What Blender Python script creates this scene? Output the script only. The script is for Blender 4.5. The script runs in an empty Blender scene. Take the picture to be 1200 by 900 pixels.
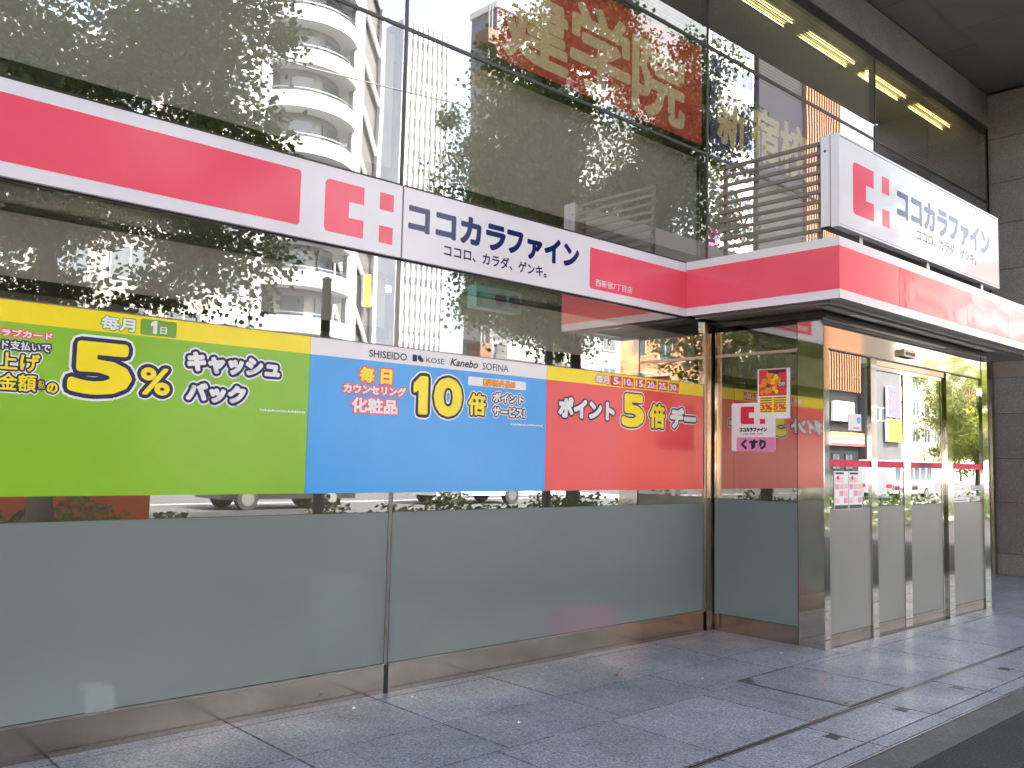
import bpy, bmesh, math, random
from mathutils import Vector, Matrix
random.seed(7)
R = math.radians
sc = bpy.context.scene
COL = sc.collection

# ------------------------------------------------------------------ camera
CAM_Y, CAM_Z = -4.80784, 1.5
yaw, pitch, roll = R(47.22647), R(4.75008), R(1.28026)
fw = Vector((math.cos(yaw)*math.cos(pitch), math.sin(yaw)*math.cos(pitch), math.sin(pitch)))
rt = Vector((math.sin(yaw), -math.cos(yaw), 0)); up = rt.cross(fw)
r2 = rt*math.cos(roll) + up*math.sin(roll); u2 = -rt*math.sin(roll) + up*math.cos(roll)
cd = bpy.data.cameras.new('camera'); cam = bpy.data.objects.new('camera', cd); COL.objects.link(cam)
m = Matrix.Identity(4)
for i in range(3):
    m[i][0], m[i][1], m[i][2] = r2[i], u2[i], -fw[i]
m[0][3], m[1][3], m[2][3] = 0, CAM_Y, CAM_Z
cam.matrix_world = m
cd.sensor_width = 36; cd.lens = 1050.98/1200*36; cd.clip_start = .05; cd.clip_end = 3000
sc.camera = cam

# ------------------------------------------------------------------ sky, sun, exposure
SUN_TO = Vector((.22, .62, .75)).normalized()
el = math.asin(SUN_TO.z); az = math.atan2(SUN_TO.x, SUN_TO.y)
w = bpy.data.worlds.new('World'); sc.world = w; w.use_nodes = True
nt = w.node_tree; bg = nt.nodes['Background']
sky = nt.nodes.new('ShaderNodeTexSky'); sky.sky_type = 'NISHITA'; sky.sun_disc = False
sky.sun_elevation = el; sky.sun_rotation = az; sky.dust_density = 6.0; sky.air_density = 1.0; sky.ozone_density = 1.0
hs = nt.nodes.new('ShaderNodeHueSaturation'); hs.inputs['Saturation'].default_value = .58; hs.inputs['Value'].default_value = 1.3
nt.links.new(sky.outputs[0], hs.inputs['Color']); nt.links.new(hs.outputs[0], bg.inputs[0]); bg.inputs[1].default_value = .15
sl = bpy.data.lights.new('sun', 'SUN'); sl.energy = 4.2; sl.angle = R(.55); sl.color = (1, .93, .82)
so = bpy.data.objects.new('sun', sl); COL.objects.link(so)
so.rotation_euler = SUN_TO.to_track_quat('Z', 'Y').to_euler(); so.location = (0, 30, 60)
sc.view_settings.view_transform = 'Standard'; sc.view_settings.look = 'None'
sc.view_settings.gamma = 1; sc.view_settings.use_curve_mapping = False
sc.view_settings.exposure = 2.78
sc.cycles.transparent_max_bounces = 24; sc.cycles.max_bounces = 10; sc.cycles.glossy_bounces = 6
sc.cycles.sample_clamp_indirect = 6

# ------------------------------------------------------------------ materials
def nodes(name):
    mt = bpy.data.materials.new(name); mt.use_nodes = True
    return mt, mt.node_tree, mt.node_tree.nodes['Principled BSDF']
def pm(name, c, rough=.5, metal=0, var=.08, scale=6, spec=.5, bump=0, bscale=60, rvar=0, objvar=0, coat=0, fine=0, fscale=400):
    mt, t, b = nodes(name)
    tc = t.nodes.new('ShaderNodeTexCoord')
    no = t.nodes.new('ShaderNodeTexNoise'); no.inputs['Scale'].default_value = scale; no.inputs['Detail'].default_value = 6
    t.links.new(tc.outputs['Object'], no.inputs['Vector'])
    mr = t.nodes.new('ShaderNodeMapRange'); mr.inputs[1].default_value = .3; mr.inputs[2].default_value = .7
    mr.inputs[3].default_value = 1-var; mr.inputs[4].default_value = 1+var
    t.links.new(no.outputs['Fac'], mr.inputs[0])
    val = mr.outputs[0]
    if fine:
        n2 = t.nodes.new('ShaderNodeTexNoise'); n2.inputs['Scale'].default_value = fscale; n2.inputs['Detail'].default_value = 2
        t.links.new(tc.outputs['Object'], n2.inputs['Vector'])
        m2 = t.nodes.new('ShaderNodeMapRange'); m2.inputs[1].default_value = .3; m2.inputs[2].default_value = .7
        m2.inputs[3].default_value = 1-fine; m2.inputs[4].default_value = 1+fine
        t.links.new(n2.outputs['Fac'], m2.inputs[0])
        mm = t.nodes.new('ShaderNodeMath'); mm.operation = 'MULTIPLY'
        t.links.new(val, mm.inputs[0]); t.links.new(m2.outputs[0], mm.inputs[1]); val = mm.outputs[0]
    if objvar:
        oi = t.nodes.new('ShaderNodeObjectInfo'); m3 = t.nodes.new('ShaderNodeMapRange')
        m3.inputs[3].default_value = 1-objvar; m3.inputs[4].default_value = 1+objvar
        t.links.new(oi.outputs['Random'], m3.inputs[0])
        mm = t.nodes.new('ShaderNodeMath'); mm.operation = 'MULTIPLY'
        t.links.new(val, mm.inputs[0]); t.links.new(m3.outputs[0], mm.inputs[1]); val = mm.outputs[0]
    vm = t.nodes.new('ShaderNodeVectorMath'); vm.operation = 'SCALE'; vm.inputs[0].default_value = c
    t.links.new(val, vm.inputs['Scale']); t.links.new(vm.outputs[0], b.inputs['Base Color'])
    b.inputs['Roughness'].default_value = rough; b.inputs['Metallic'].default_value = metal
    b.inputs['Specular IOR Level'].default_value = spec
    if coat:
        b.inputs['Coat Weight'].default_value = coat; b.inputs['Coat Roughness'].default_value = .03
    if rvar:
        m4 = t.nodes.new('ShaderNodeMapRange'); m4.inputs[1].default_value = .3; m4.inputs[2].default_value = .7
        m4.inputs[3].default_value = max(.01, rough-rvar); m4.inputs[4].default_value = rough+rvar
        n3 = t.nodes.new('ShaderNodeTexNoise'); n3.inputs['Scale'].default_value = scale*2.3; n3.inputs['Detail'].default_value = 5
        t.links.new(tc.outputs['Object'], n3.inputs['Vector'])
        t.links.new(n3.outputs['Fac'], m4.inputs[0]); t.links.new(m4.outputs[0], b.inputs['Roughness'])
    if bump:
        nb = t.nodes.new('ShaderNodeTexNoise'); nb.inputs['Scale'].default_value = bscale; nb.inputs['Detail'].default_value = 4
        t.links.new(tc.outputs['Object'], nb.inputs['Vector'])
        bp = t.nodes.new('ShaderNodeBump'); bp.inputs['Strength'].default_value = bump; bp.inputs['Distance'].default_value = .01
        t.links.new(nb.outputs['Fac'], bp.inputs['Height']); t.links.new(bp.outputs[0], b.inputs['Normal'])
    return mt
def glass(name, base, grow, tint, rough=0.0, wave=0):
    mt = bpy.data.materials.new(name); mt.use_nodes = True; t = mt.node_tree; t.nodes.clear()
    o = t.nodes.new('ShaderNodeOutputMaterial'); mx = t.nodes.new('ShaderNodeMixShader')
    tr = t.nodes.new('ShaderNodeBsdfTransparent'); tr.inputs[0].default_value = (*tint, 1)
    gl = t.nodes.new('ShaderNodeBsdfGlossy'); gl.inputs['Roughness'].default_value = rough
    gl.inputs[0].default_value = (.97, .98, .96, 1)
    lw = t.nodes.new('ShaderNodeLayerWeight'); lw.inputs[0].default_value = .5
    pw = t.nodes.new('ShaderNodeMath'); pw.operation = 'POWER'; pw.inputs[1].default_value = 2.6
    ma = t.nodes.new('ShaderNodeMath'); ma.operation = 'MULTIPLY_ADD'; ma.inputs[1].default_value = grow; ma.inputs[2].default_value = base
    t.links.new(lw.outputs['Facing'], pw.inputs[0]); t.links.new(pw.outputs[0], ma.inputs[0]); t.links.new(ma.outputs[0], mx.inputs[0])
    t.links.new(tr.outputs[0], mx.inputs[1]); t.links.new(gl.outputs[0], mx.inputs[2]); t.links.new(mx.outputs[0], o.inputs[0])
    if wave:
        tc = t.nodes.new('ShaderNodeTexCoord'); n = t.nodes.new('ShaderNodeTexNoise'); n.inputs['Scale'].default_value = .9; n.inputs['Detail'].default_value = 1
        t.links.new(tc.outputs['Object'], n.inputs['Vector'])
        bp = t.nodes.new('ShaderNodeBump'); bp.inputs['Strength'].default_value = wave; bp.inputs['Distance'].default_value = .02
        t.links.new(n.outputs['Fac'], bp.inputs['Height']); t.links.new(bp.outputs[0], gl.inputs['Normal'])
    return mt
def emit(name, c, s):
    mt, t, b = nodes(name); b.inputs['Base Color'].default_value = (*c, 1)
    b.inputs['Emission Color'].default_value = (*c, 1); b.inputs['Emission Strength'].default_value = s
    return mt
def frosted(name, c, thru):
    mt = bpy.data.materials.new(name); mt.use_nodes = True; t = mt.node_tree; b = t.nodes['Principled BSDF']
    o = t.nodes['Material Output']
    tc = t.nodes.new('ShaderNodeTexCoord'); n = t.nodes.new('ShaderNodeTexNoise'); n.inputs['Scale'].default_value = 1.1; n.inputs['Detail'].default_value = 9
    t.links.new(tc.outputs['Object'], n.inputs['Vector'])
    mr = t.nodes.new('ShaderNodeMapRange'); mr.inputs[1].default_value = .3; mr.inputs[2].default_value = .7; mr.inputs[3].default_value = .90; mr.inputs[4].default_value = 1.08
    vm = t.nodes.new('ShaderNodeVectorMath'); vm.operation = 'SCALE'; vm.inputs[0].default_value = c
    t.links.new(n.outputs['Fac'], mr.inputs[0]); t.links.new(mr.outputs[0], vm.inputs['Scale']); t.links.new(vm.outputs[0], b.inputs['Base Color'])
    b.inputs['Roughness'].default_value = .33; b.inputs['Specular IOR Level'].default_value = .6
    rf = t.nodes.new('ShaderNodeBsdfRefraction'); rf.inputs['IOR'].default_value = 1.12; rf.inputs['Roughness'].default_value = .5
    rf.inputs[0].default_value = (.92, .97, .95, 1)
    mx = t.nodes.new('ShaderNodeMixShader'); mx.inputs[0].default_value = thru
    t.links.new(b.outputs[0], mx.inputs[1]); t.links.new(rf.outputs[0], mx.inputs[2]); t.links.new(mx.outputs[0], o.inputs[0])
    return mt
def leafm(name, c, tl):
    mt = bpy.data.materials.new(name); mt.use_nodes = True; t = mt.node_tree; b = t.nodes['Principled BSDF']; o = t.nodes['Material Output']
    tc = t.nodes.new('ShaderNodeTexCoord'); n = t.nodes.new('ShaderNodeTexNoise'); n.inputs['Scale'].default_value = 1.7; n.inputs['Detail'].default_value = 4
    t.links.new(tc.outputs['Object'], n.inputs['Vector'])
    mr = t.nodes.new('ShaderNodeMapRange'); mr.inputs[1].default_value = .3; mr.inputs[2].default_value = .7; mr.inputs[3].default_value = .6; mr.inputs[4].default_value = 1.4
    vm = t.nodes.new('ShaderNodeVectorMath'); vm.operation = 'SCALE'; vm.inputs[0].default_value = c
    t.links.new(n.outputs['Fac'], mr.inputs[0]); t.links.new(mr.outputs[0], vm.inputs['Scale']); t.links.new(vm.outputs[0], b.inputs['Base Color'])
    b.inputs['Roughness'].default_value = .45
    tr = t.nodes.new('ShaderNodeBsdfTranslucent'); tr.inputs[0].default_value = (*tl, 1)
    mx = t.nodes.new('ShaderNodeMixShader'); mx.inputs[0].default_value = .35
    t.links.new(b.outputs[0], mx.inputs[1]); t.links.new(tr.outputs[0], mx.inputs[2]); t.links.new(mx.outputs[0], o.inputs[0])
    return mt
def granite(name, c, rough, fscale=260, contrast=.45, objvar=.08, stain=.12, spots=0):
    mt, t, b = nodes(name)
    tc = t.nodes.new('ShaderNodeTexCoord'); oi = t.nodes.new('ShaderNodeObjectInfo')
    vo = t.nodes.new('ShaderNodeTexVoronoi'); vo.inputs['Scale'].default_value = fscale
    no = t.nodes.new('ShaderNodeTexNoise'); no.inputs['Scale'].default_value = fscale*.45; no.inputs['Detail'].default_value = 3
    st = t.nodes.new('ShaderNodeTexNoise'); st.inputs['Scale'].default_value = 1.6; st.inputs['Detail'].default_value = 8; st.inputs['Roughness'].default_value = .65
    geo = t.nodes.new('ShaderNodeNewGeometry')
    for n in (vo, no): t.links.new(tc.outputs['Object'], n.inputs['Vector'])
    t.links.new(geo.outputs['Position'], st.inputs['Vector'])
    def mr(src, a, bb, lo=.3, hi=.7):
        q = t.nodes.new('ShaderNodeMapRange'); q.inputs[1].default_value = lo; q.inputs[2].default_value = hi
        q.inputs[3].default_value = a; q.inputs[4].default_value = bb; t.links.new(src, q.inputs[0]); return q.outputs[0]
    sep = t.nodes.new('ShaderNodeSeparateColor'); t.links.new(vo.outputs['Color'], sep.inputs[0])
    v = mr(sep.outputs[0], 1-contrast, 1+contrast, 0, 1)
    def mul(a, bb):
        q = t.nodes.new('ShaderNodeMath'); q.operation = 'MULTIPLY'; t.links.new(a, q.inputs[0]); t.links.new(bb, q.inputs[1]); return q.outputs[0]
    v = mul(v, mr(no.outputs['Fac'], 1-contrast*.6, 1+contrast*.6))
    v = mul(v, mr(st.outputs['Fac'], 1-stain, 1+stain))
    v = mul(v, mr(oi.outputs['Random'], 1-objvar, 1+objvar, 0, 1))
    if spots:      # trodden chewing-gum marks
        sp = t.nodes.new('ShaderNodeTexVoronoi'); sp.inputs['Scale'].default_value = 2.6; t.links.new(geo.outputs['Position'], sp.inputs['Vector'])
        v = mul(v, mr(sp.outputs['Distance'], 1-spots, 1, .035, .06))
    vm = t.nodes.new('ShaderNodeVectorMath'); vm.operation = 'SCALE'; vm.inputs[0].default_value = c
    t.links.new(v, vm.inputs['Scale']); t.links.new(vm.outputs[0], b.inputs['Base Color'])
    t.links.new(mr(st.outputs['Fac'], rough+.1, rough-.08), b.inputs['Roughness'])
    bp = t.nodes.new('ShaderNodeBump'); bp.inputs['Strength'].default_value = .12; bp.inputs['Distance'].default_value = .004
    t.links.new(no.outputs['Fac'], bp.inputs['Height']); t.links.new(bp.outputs[0], b.inputs['Normal'])
    return mt

M = dict(
    glass=glass('reflective_window_glass', .40, .54, (.97, .97, .92), wave=.05),
    doorglass=glass('door_glass', .42, .54, (.85, .87, .83), wave=.05),
    clear=glass('pane_edge', 0, 0, (.985, .99, .985)),
    frost=frosted('frosted_film', (.25, .325, .335), .42),
    frostdoor=frosted('frosted_door_film', (.30, .315, .29), .22),
    steel=pm('polished_steel', (.62, .59, .54), .045, 1, .03),
    satin=pm('satin_steel', (.40, .35, .305), .16, 1, .10, 3, rvar=.05, fine=.05),
    alu=pm('aluminium', (.42, .41, .40), .32, 1, .05),
    greyalu=pm('grey_aluminium', (.2, .19, .18), .35, .7, .08),
    darkalu=pm('dark_aluminium', (.06, .058, .055), .35, .6, .1),
    bronze=pm('bronze_slat', (.24, .195, .155), .5, .2, .12, 8),
    white=pm('white_acrylic', (.80, .79, .82), .13, 0, .02, 3),
    whitep=pm('white_print', (.82, .82, .82), .5, 0, .01),
    red=pm('pink_red_acrylic', (.90, .11, .172), .13, 0, .03, 3),
    redg=pm('glossy_red_acrylic', (.90, .11, .172), .06, 0, .03, 3, spec=.22, bump=.35, bscale=2.2),
    whiteg=pm('glossy_white_acrylic', (.82, .81, .84), .06, 0, .02, 3, spec=.5, bump=.06, bscale=.9),
    redm=pm('red_stripe_film', (.70, .02, .08), .6, 0, .02),
    navy=pm('navy_print', (.012, .022, .11), .13, 0, .02),
    navyp=pm('navy_poster_ink', (.012, .02, .075), .5, 0, .02),
    yellow=pm('yellow_print', (.90, .74, .012), .22, 0, .02),
    green=pm('green_print', (.235, .50, .03), .22, 0, .04, 2, fine=.03, bump=.10, bscale=1.6),
    dgreen=pm('dark_green_print', (.16, .37, .05), .5, 0, .02),
    blue=pm('blue_print', (.055, .35, .80), .22, 0, .03, 2, fine=.03, bump=.10, bscale=1.6),
    coral=pm('coral_print', (.80, .085, .09), .22, 0, .03, 2, fine=.03, bump=.10, bscale=1.6),
    crimson=pm('crimson_print', (.72, .05, .06), .5, 0, .02),
    orange=pm('orange_print', (.85, .28, .03), .5, 0, .06, 9),
    pink=pm('pink_print', (.75, .28, .50), .5, 0, .03),
    palepink=pm('pale_pink_print', (.82, .50, .54), .5, 0, .12, 14),
    granite=granite('paving_granite', (.160, .174, .203), .36, 120, .6, .12, .24, .4),
    kerbg=granite('kerb_granite', (.165, .172, .198), .44, 120, .6),
    wallg=granite('dark_wall_granite', (.195, .18, .168), .55, 160, .4, .12, .15),
    joint=pm('joint_mortar', (.025, .024, .023), .9, 0, .2, 20),
    asphalt=pm('asphalt', (.026, .026, .029), .85, 0, .2, 2, fine=.75, fscale=90, bump=.5, bscale=90, spec=.25),
    gutter=pm('gutter_concrete', (.065, .064, .064), .85, 0, .2, 4, fine=.4, fscale=90, bump=.2),
    roadm=pm('road_asphalt', (.055, .055, .06), .85, 0, .15, 1, fine=.2, fscale=120),
    paint=pm('road_paint', (.75, .75, .72), .7, 0, .1, 5),
    farpave=pm('far_pavement', (.26, .25, .235), .8, 0, .1, 1),
    soffit=pm('soffit_panel', (.21, .197, .19), .55, .2, .06, 2, objvar=.06),
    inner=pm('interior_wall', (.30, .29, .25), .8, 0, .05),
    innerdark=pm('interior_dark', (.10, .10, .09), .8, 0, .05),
    blind=pm('roller_blind', (.46, .45, .41), .85, 0, .03, 2, fine=.03),
    slatm=pm('venetian_slat', (.45, .44, .38), .5, 0, .03),
    tube=emit('tube_light', (1, .84, .34), 2.6), shoptube=emit('shop_tube_light', (1, .93, .78), 8),
    fixture=pm('lamp_body', (.7, .68, .55), .5, 0, .02),
    black=pm('black_plastic', (.012, .012, .013), .4, 0, .1),
    signred=pm('red_window_panel', (.62, .05, .035), .6, 0, .03),
    signblue=pm('blue_window_panel', (.075, .08, .22), .6, 0, .03),
    cream=pm('cream_letter', (.80, .66, .42), .6, 0, .03),
    canopyu=pm('canopy_underside', (.40, .37, .36), .38, .3, .05),
    bark=pm('bark', (.075, .06, .045), .9, 0, .3, 5, bump=.6, bscale=25),
    leaf=leafm('street_tree_leaf', (.038, .07, .018), (.16, .22, .03)),
    leafy=leafm('painted_sun_leaf', (.10, .15, .022), (.38, .42, .05)),  # brighter copy of the leaf colour, with sunlight painted in
    hedge=leafm('hedge_leaf', (.05, .08, .025), (.12, .18, .03)),
    bwhite=pm('white_render', (.58, .57, .54), .7, 0, .06, .4),
    btower=pm('pale_tower_panel', (.42, .43, .46), .7, 0, .05, .4),
    bmid=pm('mid_grey_tile', (.20, .19, .18), .7, 0, .1, .5),
    bgrey=pm('grey_render', (.17, .175, .19), .8, 0, .06, .5),
    bbeige=pm('beige_tile', (.42, .35, .27), .7, 0, .07, .5),
    bbrown=pm('brown_panel', (.14, .075, .055), .7, 0, .1, .6),
    borange=pm('orange_brick', (.50, .24, .11), .8, 0, .1, .7),
    slatbrown=pm('brown_slat', (.22, .105, .05), .7, 0, .1, .6),
    bblack=pm('black_cladding', (.012, .012, .014), .7, 0, .1, .5, spec=.2),
    bdark=pm('dark_cladding', (.07, .07, .075), .6, 0, .1, .5),
    bglass=pm('far_window', (.05, .065, .08), .08, 0, .15, .5, spec=.8),
    teal=pm('teal_paint', (.06, .42, .38), .5, 0, .05),
    magenta=pm('magenta_cloth', (.72, .04, .25), .7, 0, .05),
    carred=pm('bus_red', (.55, .07, .03), .25, 0, .03, coat=.8),
    carblack=pm('car_black', (.01, .01, .012), .2, 0, .03, coat=.8),
    carwhite=pm('car_white', (.75, .75, .75), .25, 0, .03, coat=.8),
    tyre=pm('tyre', (.015, .015, .015), .8),
    skin=pm('skin', (.45, .28, .2), .6), cloth=pm('dark_cloth', (.03, .035, .06), .9), cloth2=pm('tan_cloth', (.35, .25, .16), .9),
    lampgl=emit('indicator', (.10, .40, .34), .03),
    dead=pm('dry_leaf', (.42, .27, .07), .7), litter=pm('paper_scrap', (.8, .8, .78), .7),
)
def mi(k): return M[k]

# ------------------------------------------------------------------ mesh helpers
class MB:
    def __init__(s): s.v = []; s.f = []; s.mi = []; s.mats = []; s.smooth = False
    def m(s, k):
        if k not in s.mats: s.mats.append(k)
        return s.mats.index(k)
    def poly(s, pts, k):
        n = len(s.v); s.v += [tuple(p) for p in pts]; s.f.append(tuple(range(n, n+len(pts)))); s.mi.append(s.m(k))
    def box(s, x0, x1, y0, y1, z0, z1, k, front=None):
        n = len(s.v)
        s.v += [(x, y, z) for z in (z0, z1) for y in (y0, y1) for x in (x0, x1)]
        a = s.m(k); b = s.m(front) if front else a
        for q, mm in (((0, 1, 5, 4), b), ((1, 3, 7, 5), a), ((3, 2, 6, 7), a), ((2, 0, 4, 6), a), ((4, 5, 7, 6), a), ((0, 2, 3, 1), a)):
            s.f.append(tuple(n+i for i in q)); s.mi.append(mm)
        return s
    def slab(s, x0, x1, y0, y1, z0, z1, k, bv=.001):
        """box with a chamfered top edge"""
        n = len(s.v)
        s.v += [(x0, y0, z0), (x1, y0, z0), (x1, y1, z0), (x0, y1, z0), (x0, y0, z1-bv), (x1, y0, z1-bv), (x1, y1, z1-bv), (x0, y1, z1-bv),
                (x0+bv, y0+bv, z1), (x1-bv, y0+bv, z1), (x1-bv, y1-bv, z1), (x0+bv, y1-bv, z1)]
        a = s.m(k)
        for q in ((0, 1, 5, 4), (1, 2, 6, 5), (2, 3, 7, 6), (3, 0, 4, 7), (4, 5, 9, 8), (5, 6, 10, 9), (6, 7, 11, 10), (7, 4, 8, 11), (8, 9, 10, 11)):
            s.f.append(tuple(n+i for i in q)); s.mi.append(a)
        return s
    def tube(s, p, q, r0, r1, k, seg=8, cap=True):
        p = Vector(p); q = Vector(q); d = (q-p).normalized()
        a = d.orthogonal().normalized(); b = d.cross(a); n = len(s.v); kk = s.m(k)
        for c, r in ((p, r0), (q, r1)):
            for i in range(seg):
                t = 2*math.pi*i/seg; s.v.append(tuple(c + a*math.cos(t)*r + b*math.sin(t)*r))
        for i in range(seg):
            j = (i+1) % seg; s.f.append((n+i, n+j, n+seg+j, n+seg+i)); s.mi.append(kk)
        if cap:
            s.f.append(tuple(n+i for i in reversed(range(seg)))); s.mi.append(kk)
            s.f.append(tuple(n+seg+i for i in range(seg))); s.mi.append(kk)
        return s
    def mesh(s, name):
        me = bpy.data.meshes.new(name); me.from_pydata(s.v, [], s.f); me.validate(clean_customdata=False)
        for k in s.mats: me.materials.append(M[k])
        if len(me.polygons) == len(s.mi): me.polygons.foreach_set('material_index', s.mi)
        if s.smooth: me.polygons.foreach_set('use_smooth', [True]*len(me.polygons))
        me.update(); return me
    def build(s, name, parent=None, loc=None):
        return place(name, s.mesh(name), parent, loc)
def place(name, me, parent=None, loc=None, rz=0, scale=None):
    o = bpy.data.objects.new(name, me); COL.objects.link(o)
    if parent is not None: o.parent = parent
    if loc: o.location = loc
    if rz: o.rotation_euler.z = rz
    if scale: o.scale = scale
    return o
def tag(o, label=None, cat=None, group=None, kind=None):
    if label: o['label'] = label
    if cat: o['category'] = cat
    if group: o['group'] = group
    if kind: o['kind'] = kind
    return o
def thing(name, label, cat, loc=(0, 0, 0), group=None, rz=0):
    o = bpy.data.objects.new(name, None); COL.objects.link(o); o.location = loc; o.rotation_euler.z = rz
    o.empty_display_size = .2
    return tag(o, label, cat, group)
def B(name, parent, x0, x1, y0, y1, z0, z1, k, front=None):
    return MB().box(x0, x1, y0, y1, z0, z1, k, front).build(name, parent)

# ------------------------------------------------------------------ lettering (flat print built from glyph outlines)
_tc = {}
def glyphs(body, shear=0, font_scale=1):
    key = (body, shear)
    if key in _tc: return _tc[key]
    c = bpy.data.curves.new('glyph', 'FONT'); c.body = body; c.size = 1; c.resolution_u = 3; c.shear = shear
    o = bpy.data.objects.new('glyph', c); COL.objects.link(o)
    dg = bpy.context.evaluated_depsgraph_get(); dg.update()
    me = bpy.data.meshes.new_from_object(o.evaluated_get(dg))
    bpy.data.objects.remove(o); bpy.data.curves.remove(c)
    vs = [(v.co.x, v.co.y) for v in me.vertices]; fs = [tuple(p.vertices) for p in me.polygons]
    cnt = {}
    for f in fs:
        for i in range(len(f)):
            e = tuple(sorted((f[i], f[(i+1) % len(f)]))); cnt[e] = cnt.get(e, 0)+1
    be = [e for e, n in cnt.items() if n == 1]
    bpy.data.meshes.remove(me)
    xs = [v[0] for v in vs]; ys = [v[1] for v in vs]
    _tc[key] = (vs, fs, be, min(xs), max(xs), min(ys), max(ys)); return _tc[key]
def front_map(y):      # facade facing -y : a -> +x, b -> z, h -> out
    return lambda a, b, h: (a, y-h, b)
def side_map(x):       # wall facing -x : a -> -y
    return lambda a, b, h: (x-h, -a, b)
def lettering(parent, body, a0, a1, b0, b1, layers, fm, name='lettering', h0=.001, shear=0, step=.0009):
    vs, fs, be, xa, xb, ya, yb = glyphs(body, shear)
    sx = (a1-a0)/(xb-xa); sy = (b1-b0)/(yb-ya)
    P = [(a0+(x-xa)*sx, b0+(y-ya)*sy) for x, y in vs]
    mb = MB(); h = h0; k = 0
    for dil, mat in layers:
        n = len(mb.v); mm = mb.m(mat)
        mb.v += [fm(a, b, h) for a, b in P]
        for f in fs: mb.f.append(tuple(n+i for i in f)); mb.mi.append(mm)
        if dil > 0:
            for i, j in be:
                (ax, ay), (bx, by) = P[i], P[j]; dx, dy = bx-ax, by-ay; L = math.hypot(dx, dy)
                if L < 1e-6: continue
                nx, ny = -dy/L*dil, dx/L*dil; k += 1; hh = h + ((k*37) % 101+1)*4e-6
                mb.poly([fm(ax+nx, ay+ny, hh), fm(ax-nx, ay-ny, hh), fm(bx-nx, by-ny, hh), fm(bx+nx, by+ny, hh)], mat)
            for i in sorted({i for e in be for i in e}):
                a, b = P[i]; k += 1; hh = h + ((k*37) % 101+1)*4e-6
                mb.poly([fm(a+dil*math.cos(t*math.pi/4), b+dil*math.sin(t*math.pi/4), hh) for t in range(8)], mat)
        h += step
    return mb.build(name, parent)
ONE = [(0, .60), (.42, .70), (.42, 0), (1, 0), (1, 1), (.50, 1), (0, .80)]
def one_digit(parent, a0, a1, b0, b1, layers, fm, h0=.001):
    _tc[('ONE', 0)] = (ONE, [(0, 1, 5, 6), (1, 2, 3, 4, 5)], [(i, (i+1) % 7) for i in range(7)], 0, 1, 0, 1)
    return lettering(parent, 'ONE', a0, a1, b0, b1, layers, fm, h0=h0)
def fine_print(parent, a0, a1, b0, b1, mat, fm, seed=1):
    r = random.Random(seed); mb = MB(); a = a0
    while a < a1-.006:
        w = r.uniform(.004, .011); hb = r.uniform(.6, 1)*(b1-b0)
        mb.poly([fm(a, b0, .0012), fm(a+w, b0, .0012), fm(a+w, b0+hb, .0012), fm(a, b0+hb, .0012)], mat); a += w+.003
    return mb.build('fine_print', parent)
def flat(parent, name, pts, mat, fm, h=.0012, thick=.001):
    """thin printed or applied shape given as a 2-D outline"""
    mb = MB(); n = len(pts)
    mb.poly([fm(a, b, h) for a, b in pts], mat)
    mb.poly([fm(a, b, h-thick) for a, b in reversed(pts)], mat)
    for i in range(n):
        (a, b), (c, d) = pts[i], pts[(i+1) % n]
        mb.poly([fm(a, b, h-thick), fm(c, d, h-thick), fm(c, d, h), fm(a, b, h)], mat)
    return mb.build(name, parent)
def rect(a0, a1, b0, b1): return [(a0, b0), (a1, b0), (a1, b1), (a0, b1)]
def rrect(a0, a1, b0, b1, r, corners=(1, 1, 1, 1), seg=5):
    out = []
    for (cx, cy, t0, on) in ((a0+r, b0+r, math.pi, corners[0]), (a1-r, b0+r, 1.5*math.pi, corners[1]), (a1-r, b1-r, 0, corners[2]), (a0+r, b1-r, .5*math.pi, corners[3])):
        if on:
            for i in range(seg+1):
                t = t0 + .5*math.pi*i/seg; out.append((cx+r*math.cos(t), cy+r*math.sin(t)))
        else:
            out.append((cx + (r if math.cos(t0+.25*math.pi) > 0 else -r), cy + (r if math.sin(t0+.25*math.pi) > 0 else -r)))
    return out
def ccw_fix(pts): return pts
def logo(parent, a0, a1, b0, b1, mat, fm, h=.0012):
    """stylised C followed by two squares, as on every sign of the shop"""
    W = a1-a0; H = b1-b0; c1 = a0+W*.555; nx = a0+W*.34; r = W*.055
    nb, ntp = b0+H*.345, b0+H*.655
    pts = [(a0+r, b0), (c1, b0), (c1, nb), (nx, nb), (nx, ntp), (c1, ntp), (c1, b1), (a0+r, b1)]
    pts += [(a0+r*.3, b1-r*.3), (a0, b1-r), (a0, b0+r), (a0+r*.3, b0+r*.3)]
    o = flat(parent, 'logo_letter', pts, mat, fm, h)
    d0 = a0+W*.79
    flat(parent, 'logo_square', rect(d0, a1, b1-H*.34, b1), mat, fm, h)
    flat(parent, 'logo_square', rect(d0, a1, b0, b0+H*.34), mat, fm, h)
    return o

# ------------------------------------------------------------------ ground
gr = MB(); gr.box(-400, 500, -400, 60, -.6, -.165, 'farpave'); tag(gr.build('ground'), kind='structure')
rd = MB(); rd.box(-300, 400, -38, -8.2, -.3, -.15, 'roadm'); road = tag(rd.build('road'), kind='structure')
for i in range(26):
    x = -60+i*8
    for y in (-15.6, -30.4): B('lane_mark', road, x, x+4, y-.07, y+.07, -.15, -.146, 'paint')
B('centre_line', road, -100, 200, -23.1, -22.95, -.15, -.146, 'paint')
for i in range(20):
    y = -9.6-i*1.4; B('crossing_stripe', road, 30, 34, y-.35, y+.35, -.15, -.1455, 'paint')
fp = MB(); fp.box(-80, 120, -8.0, -2.78, -.4, -.012, 'asphalt'); tag(fp.build('footpath'), kind='structure')
ff = MB(); ff.box(-200, 300, -45.2, -38.2, -.4, -.01, 'farpave'); tag(ff.build('far_footpath'), kind='structure')
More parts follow.
